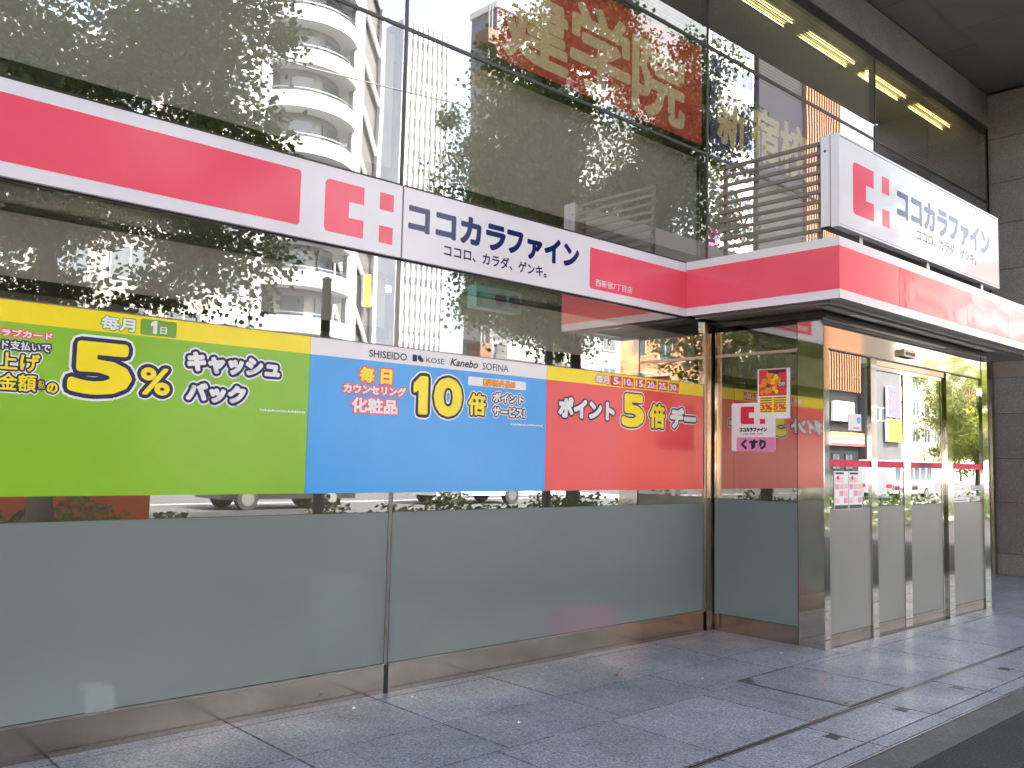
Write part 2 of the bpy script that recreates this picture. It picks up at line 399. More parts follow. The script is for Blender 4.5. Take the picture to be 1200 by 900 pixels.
for nm, y0, y1, lab in (('kerb', -8.2, -8.0, 0), ('far_kerb', -38.2, -38.0, 0)):
    k = MB().box(-80, 150, y0, y1, -.4, .0, 'kerbg').build(nm); tag(k, kind='structure')
pv = MB(); pv.box(-12, 34, -2.58, 6, -.4, -.012, 'joint'); pave = tag(pv.build('pavement'), kind='structure')
gt = MB(); gt.box(-40, 60, -2.78, -2.588, -.4, -.006, 'gutter'); tag(gt.build('gutter'), kind='structure')
G = .006
def slab(x0, x1, y0, y1, k='granite', z=0.0):
    MB().slab(-(x1-x0)/2+G, (x1-x0)/2-G, -(y1-y0)/2+G, (y1-y0)/2-G, -.05, 0, k).build('paving_slab', pave, ((x0+x1)/2, (y0+y1)/2, z+random.uniform(-.0012, .0008)))
PX = [3.28+.925*i for i in range(-6, 14)]
HX0, HX1, HY0, HY1 = 5.50, 6.25, -2.05, -1.225
for i in range(len(PX)-1):
    x0, x1 = PX[i], PX[i+1]
    if x0 < 6.97 or x0 > 10.7:
        slab(x0, x1, -.105, .05); slab(x0, x1, -.74, -.105)
    if not (x0 < HX1 and x1 > HX0): slab(x0, x1, -1.30, -.74)
    else:
        slab(x0, x1, -1.219, -.74)
        if x0 < HX0: slab(x0, HX0-.004, -1.30, -1.219)
        if x1 > HX1: slab(HX1+.004, x1, -1.30, -1.219)
for a, b in ((-2.27, -1.345), (-1.345, -.42), (-.42, .505), (.505, 1.43), (1.43, 2.355), (2.355, 3.2), (3.2, 4.08), (4.08, 4.99), (4.99, HX0-.006)): slab(a, b, -2.06, -1.30)
slab(HX1+.006, 7.43, -2.06, -1.30)
for i in range(9): slab(7.43+i*.925, 7.43+(i+1)*.925, -2.06, -1.30)
for i in range(-7, 12):
    x0 = 4.87+i*.875
    MB().slab(G-.4375, .4375-G, G-.18, .18-G, -.05, 0, 'granite').build('paving_slab', pave, (x0+.4375, -2.275, random.uniform(-.001, .001)))
    MB().slab(G-.4375, .4375-G, G-.056, .056-G, -.05, 0, 'kerbg').build('paving_slab', pave, (x0+.45, -2.514, random.uniform(-.001, .001)))
# hatch: framed access cover with stone infill and two corner lifting plates
hc = thing('access_cover', 'square stone-filled access cover with metal rim set in the grey paving', 'manhole cover', (HX0, HY0, 0))
w_, d_ = HX1-HX0, HY1-HY0
mb = MB(); t_ = .012
mb.box(0, w_, 0, t_, -.05, -.001, 'darkalu'); mb.box(0, w_, d_-t_, d_, -.05, -.001, 'darkalu'); mb.box(0, t_, t_, d_-t_, -.05, -.001, 'darkalu'); mb.box(w_-t_, w_, t_, d_-t_, -.05, .0005, 'alu')
mb.build('rim', hc)
c_ = .13; g_ = t_+.004
pts = [(g_+c_, g_), (w_-g_, g_), (w_-g_, d_-g_), (g_, d_-g_)]
ins = MB(); o_ = .002
P4 = [(g_+c_+o_, g_), (w_-g_, g_), (w_-g_, d_-g_), (g_+c_, d_-g_), (g_, d_-g_-c_), (g_, g_+c_+o_)]
ins.poly([(a, b, 0) for a, b in P4], 'granite')
for i in range(len(P4)):
    (a, b), (c, d) = P4[i], P4[(i+1) % len(P4)]
    ins.poly([(a, b, -.04), (c, d, -.04), (c, d, 0), (a, b, 0)], 'granite')
ins.build('stone_infill', hc)
for nm, tri in (('lifting_plate', [(g_, g_), (g_+c_-.004, g_), (g_, g_+c_-.004)]), ('lifting_plate', [(g_, d_-g_), (g_, d_-g_-c_+.004), (g_+c_-.004, d_-g_)])):
    mb = MB(); mb.poly([(a, b, -.001) for a, b in tri], 'alu'); mb.poly([(a, b, -.03) for a, b in reversed(tri)], 'alu')
    for i in range(3):
        (a, b), (c, d) = tri[i], tri[(i+1) % 3]; mb.poly([(a, b, -.03), (c, d, -.03), (c, d, -.001), (a, b, -.001)], 'alu')
    lp = mb.build(nm, hc)
    cx = sum(p[0] for p in tri)/3; cy = sum(p[1] for p in tri)/3
    MB().tube((cx, cy, -.005), (cx, cy, .0006), .014, .014, 'black', 10).build('key_hole', lp)
# slot drain and small square holes
dr = thing('slot_drain', 'long narrow dark slot drain with twin metal lips crossing the paving', 'drain', (4, -2.08, 0))
for nm, y0, y1, z, k in (('slot', -.007, .007, -.011, 'black'), ('lip', -.016, -.008, .0005, 'alu'), ('lip', .008, .016, .0005, 'alu')):
    MB().box(-8, 14, y0, y1, -.04, z, k).build(nm, dr)
sqs = []
for i, (x, w1) in enumerate(((3.95, 'nearest the camera at the bottom edge'), (4.828, 'nearest the camera'), (5.702, 'second from the camera, in front of the access cover'), (6.576, 'third from the camera'), (7.473, 'farthest along, in front of the glass doors'), (8.35, 'beyond the glass doors at the right edge'))):
    if i in (0, 5): continue
    t = thing('drain_hole', 'small dark square drain hole, '+w1, 'drain hole', (x, -2.286, 0), 'square drain holes in the paving strip')
    MB().box(-.034, .034, -.034, .034, -.012, .0015, 'black').build('opening', t)
    for s in (-1, 1):
        MB().box(s*.041-.006, s*.041+.006, -.047, .047, -.01, .0012, 'darkalu').build('rim', t)
es = MB(); es.box(-10, 20, -2.588, -2.58, -.05, .004, 'alu'); tag(es.build('edging_strip'), 'bright metal edging strip between granite kerb and dark gutter', 'edging')

# ------------------------------------------------------------------ the office building
bd = thing('office_building', 'dark stone office building with reflective glass front and deep overhang', 'building', (0, 0, 0))
XL, XR = -1.6, 14.03
ZS = 7.12
# body, closed behind and above
B('upper_storeys', bd, XL, 20, -1.75, 18, ZS+.03, 21, 'wallg')
B('rear_body', bd, XL, 20, 4.5, 17.9, -.1, ZS+.02, 'innerdark')
B('end_wall', bd, XL, XL+.3, .0, 4.49, -.1, ZS+.02, 'wallg')
B('shop_floor', bd, XL+.31, XR, .06, 4.49, -.1, .02, 'inner')
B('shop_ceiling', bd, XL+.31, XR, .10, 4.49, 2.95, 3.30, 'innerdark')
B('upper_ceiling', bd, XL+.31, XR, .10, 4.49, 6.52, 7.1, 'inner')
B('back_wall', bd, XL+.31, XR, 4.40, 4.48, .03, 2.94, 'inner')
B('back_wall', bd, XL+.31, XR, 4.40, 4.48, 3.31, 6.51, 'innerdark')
# soffit panels
sx = [XL+i*1.16 for i in range(14)]
sx = [v for v in sx if v < XR] + [XR]
MB().box(XL, XR, -1.74, .0, ZS+.012, ZS+.028, 'joint').build('soffit_backing', bd)
xs = [10.47-1.76*i for i in range(8)][::-1]; xs = [v for v in xs if v > XL]
xs = [XL]+xs+[12.235, XR]
for i in range(len(xs)-1): B('soffit_panel', bd, xs[i]+.006, xs[i+1]-.006, -.497, -.005, ZS-.0, ZS+.011, 'soffit')
xs2 = [XL]+[11.665-1.76*i for i in range(8) if 11.665-1.76*i > XL][::-1]+[13.43, XR]
for i in range(len(xs2)-1): B('soffit_panel', bd, xs2[i]+.006, xs2[i+1]-.006, -1.745, -.509, ZS-.02, ZS+.011, 'soffit')
# stone beam above the upper windows
xs = [XL]+[3.42+3.46*i for i in range(-1, 4)]; xs = [v for v in xs if v < XR]+[XR]
for i in range(len(xs)-1):
    B('beam_stone', bd, xs[i]+.004, xs[i+1]-.004, .0, .09, 6.76, ZS-.012, 'wallg')
    B('beam_stone', bd, xs[i]+.004, xs[i+1]-.004, -.02, .09, 6.585, 6.752, 'wallg')
# curtain wall: mullions and transoms
MX = [-.06, 3.404, 6.876, 10.34, 13.94]
for x in MX: B('mullion', bd, x-.012, x+.012, -.006, .07, 3.30, 6.583, 'darkalu')
for x in MX[1:2]: B('mullion', bd, x-.014, x+.014, .001, .06, .176, 2.79, 'greyalu')
B('mullion', bd, 6.835, 6.864, -.012, .06, .176, 2.79, 'alu'); B('mullion', bd, 6.868, 6.925, -.020, .06, .0, 2.79, 'satin')
for i in range(len(MX)-1):
    a, b = MX[i]+.013, MX[i+1]-.013
    for z, hh in ((4.38, .012), (5.43, .016), (6.52, .06), (3.40, .008)):
        if z == 3.40: continue
        B('transom', bd, a, b, -.008, .05, z-hh, z+hh, 'darkalu')
    for z0, z1 in ((3.30, 4.367), (4.393, 5.413), (5.447, 6.459)):
        wdw = B('pane', bd, a, b, 0, .008, z0, z1, 'clear', 'glass')
    # roller blinds behind the lower row, slatted blinds behind the upper row
    if a < 8: B('roller_blind', bd, a+.01, b-.01, .10, .106, 3.43, 4.36, 'blind')
    s = MB(); z = 5.48
    while z < 6.44: s.box(a+.03, b-.03, .09, .114, z, z+.0015, 'slatm'); z += .034
    tag(s.build('slatted_blind', bd), kind='stuff')
# ground-floor glass: clear upper strip, film below
FX = [XL+.31, 3.386, 3.422, 6.833]
for a, b in ((XL+.31, 3.386), (3.422, 6.833)):
    B('pane', bd, a, b, 0, .008, 1.141, 2.79, 'clear', 'glass')
    B('frosted_panel', bd, a, b, 0, .008, .186, 1.137, 'clear', 'frost')
    B('plinth_plate', bd, a, b, -.010, .05, .0, .172, 'satin')
    B('plinth_trim', bd, a, b, -.013, -.0005, .1725, .1825, 'alu')
    B('roller_blind', bd, a+.02, b-.02, .085, .091, 2.34, 2.66, 'blind')
    B('blind_rail', bd, a+.02, b-.02, .075, .105, 2.665, 2.70, 'darkalu')
B('plinth_joint', bd, 3.39, 3.418, -.012, .04, .0, .175, 'black')
B('pane', bd, 10.66, 13.9, 0, .008, .0, 2.79, 'clear', 'glass')
B('mullion', bd, 13.9, 14.0, -.02, .06, 0, 3.29, 'satin')
B('spandrel', bd, XL+.31, XR, .012, .09, 2.80, 3.295, 'darkalu')
# stone pier on the right, tile by tile
pier = thing('stone_pier', 'dark granite tiled pier beside the entrance, running up to the soffit', 'wall', (XR, 0, 0))
B('core', pier, .03, 5.9, -1.74, 4.4, -.1, ZS-.03, 'joint')
rows = [0, .30, 1.03, 1.66, 2.305, 2.83, 3.07, 3.75, 4.42, 5.107, 5.723, 6.395, ZS-.035]
for r_ in range(len(rows)-1):
    z0, z1 = rows[r_], rows[r_+1]
    k = 'wallg'
    for y0, y1 in ((-1.76, -.88), (-.88, 0)):
        if r_ == 5: B('stone_tile', pier, .012, .03, y0+.003, y1-.003, z0+.003, z1-.003, 'bronze')
        else: B('stone_tile', pier, 0, .03, y0+.004, y1-.004, z0+.004, z1-.004, k)
# upstairs lamps
for i, (x, lab) in enumerate(((7.72, 'leftmost, cut by the top of the picture'), (9.19, 'second from left, above the dark louvre screen'), (10.64, 'third from left, crossed by the window mullion'), (12.12, 'rightmost, nearest the stone pier'))):
    t = thing('ceiling_lamp', 'yellow tube ceiling lamp behind upper glass, '+lab, 'ceiling lamp', (x, .30, 6.44), 'tube lamps behind the upper windows')
    MB().box(0, 1.14, -.09, .09, .04, .078, 'fixture').build('lamp_body', t)
    for s in (-.05, .05): MB().tube((.02, s, .02), (1.12, s, .02), .014, .014, 'tube', 8).build('tube', t)
# upstairs window sign panels
fm = front_map(.034)
t = thing('window_sign', 'red window sign with large cream kanji behind the upper glass', 'sign', (4.24, .035, 4.49))
t.location = (0, 0, 0)
B('panel', t, 4.24, 6.835, .035, .041, 4.47, 5.40, 'signred')
for s_, a, b, z0, z1 in (('建', 4.33, 5.0, 4.54, 5.14), ('学', 5.055, 5.77, 4.53, 5.24), ('院', 5.83, 6.55, 4.54, 5.22)):
    lettering(t, s_, a, b, z0, z1, [(.022, 'cream')], fm)
t = thing('window_sign', 'dark blue window sign with cream kanji behind the upper glass', 'sign')
B('panel', t, 6.98, 9.35, .035, .041, 4.42, 5.40, 'signblue')
for s_, a, b, z0, z1 in (('新', 7.10, 7.58, 4.58, 5.10), ('宿', 7.69, 8.19, 4.58, 5.11), ('校', 8.23, 8.80, 4.56, 5.11)):
    lettering(t, s_, a, b, z0, z1, [(.018, 'cream')], fm)

# ------------------------------------------------------------------ long fascia sign on the front
YF = -.045
fm = front_map(YF)
fs = thing('fascia_sign', 'long white and pink-red drugstore fascia sign with navy lettering across the glass', 'sign')
for a, b in ((XL+.3, 3.386), (3.398, 6.494)):
    B('panel', fs, a, b, YF, .0-.014, 2.797, 3.277, 'white')
    B('top_cap', fs, a, b, YF-.004, -.012, 3.279, 3.287, 'darkalu')
B('panel_joint', fs, 3.387, 3.397, YF+.006, -.014, 2.80, 3.275, 'black')
flat(fs, 'red_field', rrect(XL+.3, 2.637, 2.868, 3.205, .018, (0, 1, 1, 0)), 'red', fm)
flat(fs, 'red_field', rrect(5.222, 6.493, 2.865, 3.195, .018, (1, 0, 0, 1)), 'red', fm)
logo(fs, 2.806, 3.316, 2.868, 3.197, 'red', fm)
lettering(fs, 'ココカラ', 3.448, 4.30, 2.996, 3.176, [(.011, 'navy')], fm)
lettering(fs, 'ファイン', 4.335, 5.085, 2.996, 3.176, [(.011, 'navy')], fm)
lettering(fs, 'ココロ、カラダ、ゲンキ。', 3.746, 4.735, 2.872, 2.955, [(.0022, 'navy')], fm)
lettering(fs, '西新宿7丁目店', 5.292, 5.75, 2.892, 2.951, [(.0006, 'white')], fm, h0=.0022)

# ------------------------------------------------------------------ posters on the ground-floor glass
YP = -.0045
fm = front_map(YP)
def poster(label, x0, x1, body, head, dx=0):
    t = thing('window_poster', label, 'poster', group='sale posters in a row on the glass')
    B('sheet', t, x0, x1, YP, -.0006, 1.264, 2.104, body)
    B('header_band', t, x0, x1, YP, -.0006, 2.1045, 2.211, head)
    B('edge_trim', t, x0, x1, YP-.002, -.0006, 2.2115, 2.217, 'bronze')
    return t
W3 = lambda d: [(d*2.0, 'whitep'), (d*1.25, 'navyp'), (d*.35, 'yellow')]
pg = poster('wide green sale poster with yellow 5% and white katakana, leftmost of the row', XL+.4, 2.772, 'green', 'yellow')
lettering(pg, '毎月', 1.556, 1.722, 2.12, 2.187, [(.008, 'dgreen'), (.0025, 'whitep')], fm)
flat(pg, 'date_box', rrect(1.752, 1.946, 2.112, 2.198, .012), 'dgreen', fm)
one_digit(pg, 1.808, 1.838, 2.124, 2.19, [(.002, 'whitep')], fm, h0=.0022)
lettering(pg, '日', 1.858, 1.892, 2.126, 2.163, [(.001, 'whitep')], fm, h0=.0022)
lettering(pg, 'クラブカード', 1.052, 1.325, 2.036, 2.068, [(.008, 'coral'), (.0018, 'whitep')], fm)
lettering(pg, 'カード支払いで', 1.006, 1.32, 1.972, 2.014, [(.009, 'navyp'), (.0012, 'whitep')], fm)
lettering(pg, 'お買上げ', .905, 1.274, 1.872, 1.954, [(.017, 'whitep'), (.011, 'navyp'), (.0025, 'yellow')], fm)
lettering(pg, '金額', 1.102, 1.264, 1.774, 1.854, [(.017, 'whitep'), (.011, 'navyp'), (.0018, 'yellow')], fm)
lettering(pg, '税込', 1.275, 1.304, 1.790, 1.83, [(.008, 'navyp'), (.0003, 'yellow')], fm, h0=.003)
lettering(pg, 'の', 1.318, 1.362, 1.774, 1.821, [(.017, 'whitep'), (.011, 'navyp'), (.003, 'yellow')], fm)
lettering(pg, '5', 1.425, 1.705, 1.795, 2.03, [(.052, 'whitep'), (.040, 'navyp'), (.018, 'yellow')], fm)
lettering(pg, '%', 1.772, 1.92, 1.80, 1.935, [(.034, 'whitep'), (.025, 'navyp'), (.006, 'yellow')], fm)
lettering(pg, 'キャッシュ', 2.022, 2.565, 1.945, 2.04, [(.034, 'whitep'), (.024, 'navyp'), (.009, 'whitep')], fm)
lettering(pg, 'バック', 2.024, 2.357, 1.782, 1.87, [(.034, 'whitep'), (.024, 'navyp'), (.009, 'whitep')], fm)
fine_print(pg, 2.458, 2.756, 1.743, 1.757, 'whitep', fm, 1)
pb = poster('bright blue sale poster with white header and yellow 10, middle of the row', 2.775, 4.803, 'blue', 'whitep')
lettering(pb, 'SHISEIDO', 3.195, 3.490, 2.128, 2.174, [(.0008, 'navyp')], fm)
flat(pb, 'brand_mark', rrect(3.538, 3.575, 2.13, 2.176, .007), 'navyp', fm)
flat(pb, 'brand_mark', [(3.581, 2.160), (3.585, 2.174), (3.600, 2.176), (3.628, 2.150), (3.626, 2.134), (3.608, 2.130), (3.581, 2.146)], 'navyp', fm)
lettering(pb, 'KOSÉ', 3.651, 3.806, 2.132, 2.175, [(.0002, 'navyp')], fm)
lettering(pb, 'Kanebo', 3.86, 4.11, 2.13, 2.18, [(.0018, 'navyp')], fm, shear=.28)
lettering(pb, 'SOFINA', 4.155, 4.405, 2.126, 2.176, [(.0003, 'navyp')], fm)
lettering(pb, '毎', 3.135, 3.235, 1.967, 2.055, [(.016, 'coral'), (.005, 'yellow')], fm)
lettering(pb, '日', 3.295, 3.372, 1.967, 2.052, [(.016, 'coral'), (.006, 'yellow')], fm)
lettering(pb, 'カウンセリング', 3.018, 3.488, 1.890, 1.944, [(.013, 'coral'), (.004, 'whitep')], fm)
lettering(pb, '化粧品', 3.082, 3.425, 1.772, 1.860, [(.014, 'coral'), (.0045, 'whitep')], fm)
one_digit(pb, 3.562, 3.664, 1.79, 2.028, [(.042, 'whitep'), (.031, 'navyp'), (.010, 'yellow')], fm)
lettering(pb, '0', 3.742, 3.955, 1.793, 2.026, [(.046, 'whitep'), (.036, 'navyp'), (.019, 'yellow')], fm)
lettering(pb, '倍', 4.034, 4.187, 1.802, 1.946, [(.026, 'whitep'), (.018, 'navyp'), (.006, 'yellow')], fm)
flat(pb, 'note_box', rrect(4.024, 4.584, 2.006, 2.068, .014), 'whitep', fm)
lettering(pb, '割引除外品は', 4.165, 4.475, 2.016, 2.060, [(.005, 'crimson'), (.0004, 'yellow')], fm, h0=.0022)
lettering(pb, 'ポイント', 4.262, 4.56, 1.904, 1.968, [(.020, 'whitep'), (.0135, 'navyp'), (.004, 'whitep')], fm)
lettering(pb, 'サービス!', 4.264, 4.575, 1.802, 1.868, [(.020, 'whitep'), (.0135, 'navyp'), (.004, 'whitep')], fm)
fine_print(pb, 4.44, 4.775, 1.744, 1.758, 'whitep', fm, 2)
pr = poster('coral red sale poster with yellow 5 and katakana, rightmost beside the entrance', 4.806, 6.828, 'coral', 'yellow')
lettering(pr, '毎月', 5.357, 5.517, 2.124, 2.184, [(.009, 'crimson'), (.003, 'whitep')], fm)
for a, b, s_ in ((5.536, 5.676, '5'), (5.693, 5.828, '10'), (5.849, 5.985, '15'), (6.001, 6.136, '20'), (6.158, 6.296, '25'), (6.315, 6.458, '30')):
    flat(pr, 'date_box', rect(a, b, 2.113, 2.194), 'crimson', fm)
    wd = b-a
    lettering(pr, s_, a+(.012 if len(s_) == 2 else .035), a+.098, 2.127, 2.18, [(.003, 'whitep')], fm, h0=.0022)
    lettering(pr, '日', b-.036, b-.008, 2.124, 2.152, [(.0006, 'whitep')], fm, h0=.0022)
lettering(pr, 'ポイント', 4.945, 5.58, 1.836, 1.975, [(.026, 'navyp'), (.012, 'whitep')], fm)
lettering(pr, '5', 5.70, 5.955, 1.803, 2.04, [(.044, 'whitep'), (.034, 'navyp'), (.021, 'yellow')], fm)
lettering(pr, '倍', 6.052, 6.25, 1.795, 1.985, [(.034, 'whitep'), (.025, 'navyp'), (.010, 'yellow')], fm)
lettering(pr, 'デー', 6.345, 6.70, 1.808, 1.965, [(.038, 'whitep'), (.029, 'navyp'), (.014, 'whitep')], fm)

# ------------------------------------------------------------------ entrance vestibule
X2, Y2, XV = 6.971, -1.102, 10.61
ve = thing('entrance_vestibule', 'projecting glass and steel entrance box with frosted lower panels', 'entrance')
# side facing left
B('kick_plate', ve, X2-.004, X2+.04, -.86, -.037, .0, .152, 'satin')
B('steel_panel', ve, X2-.006, X2+.04, Y2+.001, -.868, .0, 2.745, 'steel')
B('side_frame', ve, X2-.006, X2+.04, -.8665, -.8615, .155, 2.745, 'darkalu')
B('side_frame', ve, X2-.008, X2+.04, -.036, -.016, .0, 2.745, 'steel')
mbp = MB(); mbp.box(X2, X2+.008, -.861, -.037, 1.18, 2.47, 'clear'); mbp.f.append((0, 4, 6, 2)); 
def sidepane(z0, z1, k, nm):
    q = MB(); x = X2
    q.poly([(x, -.037, z0), (x, -.861, z0), (x, -.861, z1), (x, -.037, z1)], k)
    q.poly([(x+.008, -.861, z0), (x+.008, -.037, z0), (x+.008, -.037, z1), (x+.008, -.861, z1)], 'clear')
    for (y, s) in ((-.037, 1), (-.861, -1)):
        q.poly([(x, y, z0), (x, y, z1), (x+.008, y, z1), (x+.008, y, z0)], 'clear' if k == 'doorglass' else k)
    return q.build(nm, ve)
sidepane(1.186, 2.465, 'doorglass', 'pane'); sidepane(.155, 1.182, 'frost', 'frosted_panel'); sidepane(2.495, 2.70, 'doorglass', 'pane')
B('transom', ve, X2-.006, X2+.03, -.86, -.037, 2.467, 2.493, 'alu')
B('head_frame', ve, X2-.01, X2+.04, Y2, -.001, 2.7465, 2.792, 'darkalu')
# front
B('corner_post', ve, X2, 7.06, Y2-.001, Y2+.06, .0, 2.745, 'steel')
B('post', ve, 7.812, 7.925, Y2-.006, Y2+.05, .0, 2.475, 'steel')
B('post', ve, 9.49, 9.625, Y2-.006, Y2+.05, .0, 2.475, 'steel')
B('post', ve, 10.455, 10.61, Y2-.006, Y2+.05, .0, 2.745, 'steel')
B('head_frame', ve, 6.99, 10.61, Y2-.012, Y2+.06, 2.7465, 2.792, 'darkalu')
B('header_panel', ve, 7.062, 10.453, Y2, Y2+.05, 2.49, 2.745, 'steel')
B('transom', ve, 7.062, 10.453, Y2-.008, Y2+.04, 2.476, 2.489, 'darkalu')
B('return_wall', ve, 10.56, 10.60, Y2+.06, -.001, 0, 2.745, 'satin')
def leaf(a, b, y, nm, ztop=2.474, parent=ve, kick=.106):
    t = bpy.data.objects.new(nm, None); COL.objects.link(t); t.parent = parent
    B('kick_plate', t, a+.001, b-.001, y-.004, y+.035, .006, kick, 'satin')
    B('frosted_panel', t, a, b, y, y+.008, kick+.002, 1.145, 'clear', 'frostdoor')
    B('pane', t, a, b, y, y+.008, 1.148, ztop-.002, 'clear', 'doorglass')
    B('red_stripe', t, a, b, y-.0022, y-.0004, 1.495, 1.552, 'redm')
    return t
leaf(7.062, 7.81, Y2+.012, 'side_light'); leaf(9.627, 10.453, Y2+.012, 'side_light')
d1 = leaf(7.96, 8.53, Y2+.028, 'sliding_door', 2.38); d2 = leaf(8.68, 9.41, Y2+.028, 'sliding_door', 2.38)
for d, a, b in ((d1, 7.928, 7.958), (d1, 8.532, 8.604), (d2, 8.607, 8.678), (d2, 9.412, 9.487)):
    B('stile', d, a, b, Y2+.02, Y2+.06, .01, 2.42, 'steel' if b-a > .05 else 'satin')
for d, a, b in ((d1, 7.96, 8.53), (d2, 8.68, 9.41)): B('top_rail', d, a, b, Y2+.02, Y2+.06, 2.381, 2.42, 'steel')
B('header_rail', ve, 7.928, 9.488, Y2+.005, Y2+.07, 2.422, 2.473, 'satin')
B('threshold', ve, 7.93, 9.485, Y2-.01, Y2+.08, -.01, .004, 'black')
sens = thing('door_sensor', 'small grey motion sensor box on the header above the sliding doors', 'sensor', (8.55, Y2-.001, 2.58))
MB().slab(-.13, .13, -.045, 0, -.035, .035, 'alu', .01).build('housing', sens); MB().box(-.10, .10, -.048, -.0455, -.02, .01, 'black').build('lens', sens)
lettering(d2, 'ココカラファイン', 8.88, 9.16, 1.506, 1.543, [(.004, 'navyp')], front_map(Y2+.0255), h0=.001)

# ------------------------------------------------------------------ things stuck on the glass
fmS = side_map(X2-.002)
def sa(y): return -y
st = thing('shop_sticker', 'white square shop sticker with red logo and pink band on side glass', 'sticker')
flat(st, 'sheet', rrect(.211, .654, 1.611, 2.041, .02), 'whitep', fmS, .0012)
logo(st, .306, .553, 1.852, 2.008, 'redm', fmS, .0024)
lettering(st, 'ココカラファイン', .297, .57, 1.785, 1.818, [(.0035, 'navyp')], fmS, h0=.0024)
lettering(st, 'ココロ、カラダ、ゲンキ。', .332, .53, 1.758, 1.773, [(.0006, 'navyp')], fmS, h0=.0024)
flat(st, 'pink_band', rrect(.263, .652, 1.613, 1.735, .014, (1, 1, 0, 1)), 'pink', fmS, .0024)
lettering(st, 'くすり', .318, .555, 1.635, 1.710, [(.007, 'navyp')], fmS, h0=.0036)
fl = thing('sale_flyer', 'colourful orange and yellow sale flyer with white border on side glass', 'flyer')
fmF = side_map(X2-.0055)
flat(fl, 'sheet', rect(.480, .798, 1.896, 2.334), 'whitep', fmF, .0012)
flat(fl, 'picture', rect(.494, .765, 2.096, 2.328), 'crimson', fmF, .0022)
for i in range(26):
    a = random.uniform(.51, .70); b = random.uniform(2.11, 2.29); r_ = random.uniform(.012, .034)
    flat(fl, 'picture_spot', [(a+r_*math.cos(t)*.9, b+r_*math.sin(t)) for t in [k*1.0472 for k in range(6)]], random.choice(['orange', 'yellow', 'orange', 'bbrown']), fmF, .003+i*.00008, .0004)
flat(fl, 'heading', rect(.585, .755, 2.296, 2.32), 'navyp', fmF, .0052)
lettering(fl, 'OFF', .69, .752, 2.178, 2.21, [(.006, 'navyp'), (.001, 'whitep')], fmF, h0=.0055)
flat(fl, 'badge', [(.735+.032*math.cos(t*.628), 2.13+.032*math.sin(t*.628)) for t in range(10)], 'coral', fmF, .0052)
flat(fl, 'price_panel', rect(.503, .764, 1.95, 2.088), 'yellow', fmF, .0022)
lettering(fl, '3%', .512, .622, 1.975, 2.02, [(.004, 'crimson')], fmF, h0=.0032); lettering(fl, '5%', .642, .755, 1.975, 2.02, [(.004, 'crimson')], fmF, h0=.0032)
for b in (1.956, 2.030, 2.052, 2.072):
    for a0, a1 in ((.51, .62), (.645, .755)): flat(fl, 'text_line', rect(a0, a1, b, b+.009), 'bdark', fmF, .003)
fmD = front_map(Y2+.0085)
pf = thing('notice_sheet', 'pair of pale pink notice sheets taped inside the side light glass', 'notice')
for a, b in ((7.153, 7.40), (7.408, 7.655)):
    flat(pf, 'sheet', rect(a, b, 1.130, 1.456), 'whitep', fmD, .0012)
    flat(pf, 'footer', rect(a+.008, b-.008, 1.136, 1.168), 'bdark', fmD, .0022)
    flat(pf, 'heading', rect(a+.02, b-.08, 1.428, 1.446), 'bdark', fmD, .0022)
    for i in range(4):
        for j in range(3):
            c0 = a+.012+j*.078; z_ = 1.185+i*.058
            flat(pf, 'item_box', rect(c0, c0+.066, z_, z_+.046), ['palepink', 'whitep', 'pink', 'palepink'][(i+j) % 4], fmD, .0022)
    flat(pf, 'badge', [((a+b)/2-.06+.02*math.cos(t*.785), 1.40+.02*math.sin(t*.785)) for t in range(8)], 'redm', fmD, .003)
s1 = thing('door_sticker', 'white sticker with round blue mark on the glass beside the doors', 'sticker')
flat(s1, 'sheet', rect(7.41, 7.648, 1.81, 1.956), 'whitep', fmD, .0012)
flat(s1, 'blue_mark', [(7.60+.036*math.cos(t*.5236), 1.903+.03*math.sin(t*.5236)) for t in range(12)], 'blue', fmD, .0022)
fine_print(s1, 7.50, 7.61, 1.826, 1.842, 'crimson', front_map(Y2+.0072), 3)
fmD2 = front_map(Y2+.0245)
for (a0, a1), d in (((8.31, 8.46), 'left'), ((8.70, 8.85), 'right')):
    s2 = thing('push_sticker', 'small square automatic door sticker on the '+d+' sliding door', 'sticker', group='square stickers on the sliding doors')
    flat(s2, 'sheet', rect(a0, a1, 1.278, 1.335), 'palepink', fmD2, .0012)
    fine_print(s2, a0+.02, a1-.02, 1.290, 1.322, 'bdark', front_map(Y2+.0232), 4)
s3 = thing('hours_lettering', 'white opening hours numerals on the right side light of the entrance', 'lettering')
for s_, z_ in (('10:00', 1.272), ('22:00', 1.16)): lettering(s3, s_, 10.17, 10.37, z_, z_+.05, [(.003, 'whitep')], fmD, name='numerals')
s4 = thing('notice_strip', 'small blank white notice on the right side light above frosted film', 'notice')
flat(s4, 'sheet', rect(9.64, 10.08, 1.150, 1.198), 'whitep', fmD, .0012); flat(s4, 'text_line', rect(9.68, 10.0, 1.166, 1.176), 'bgrey', fmD, .002)

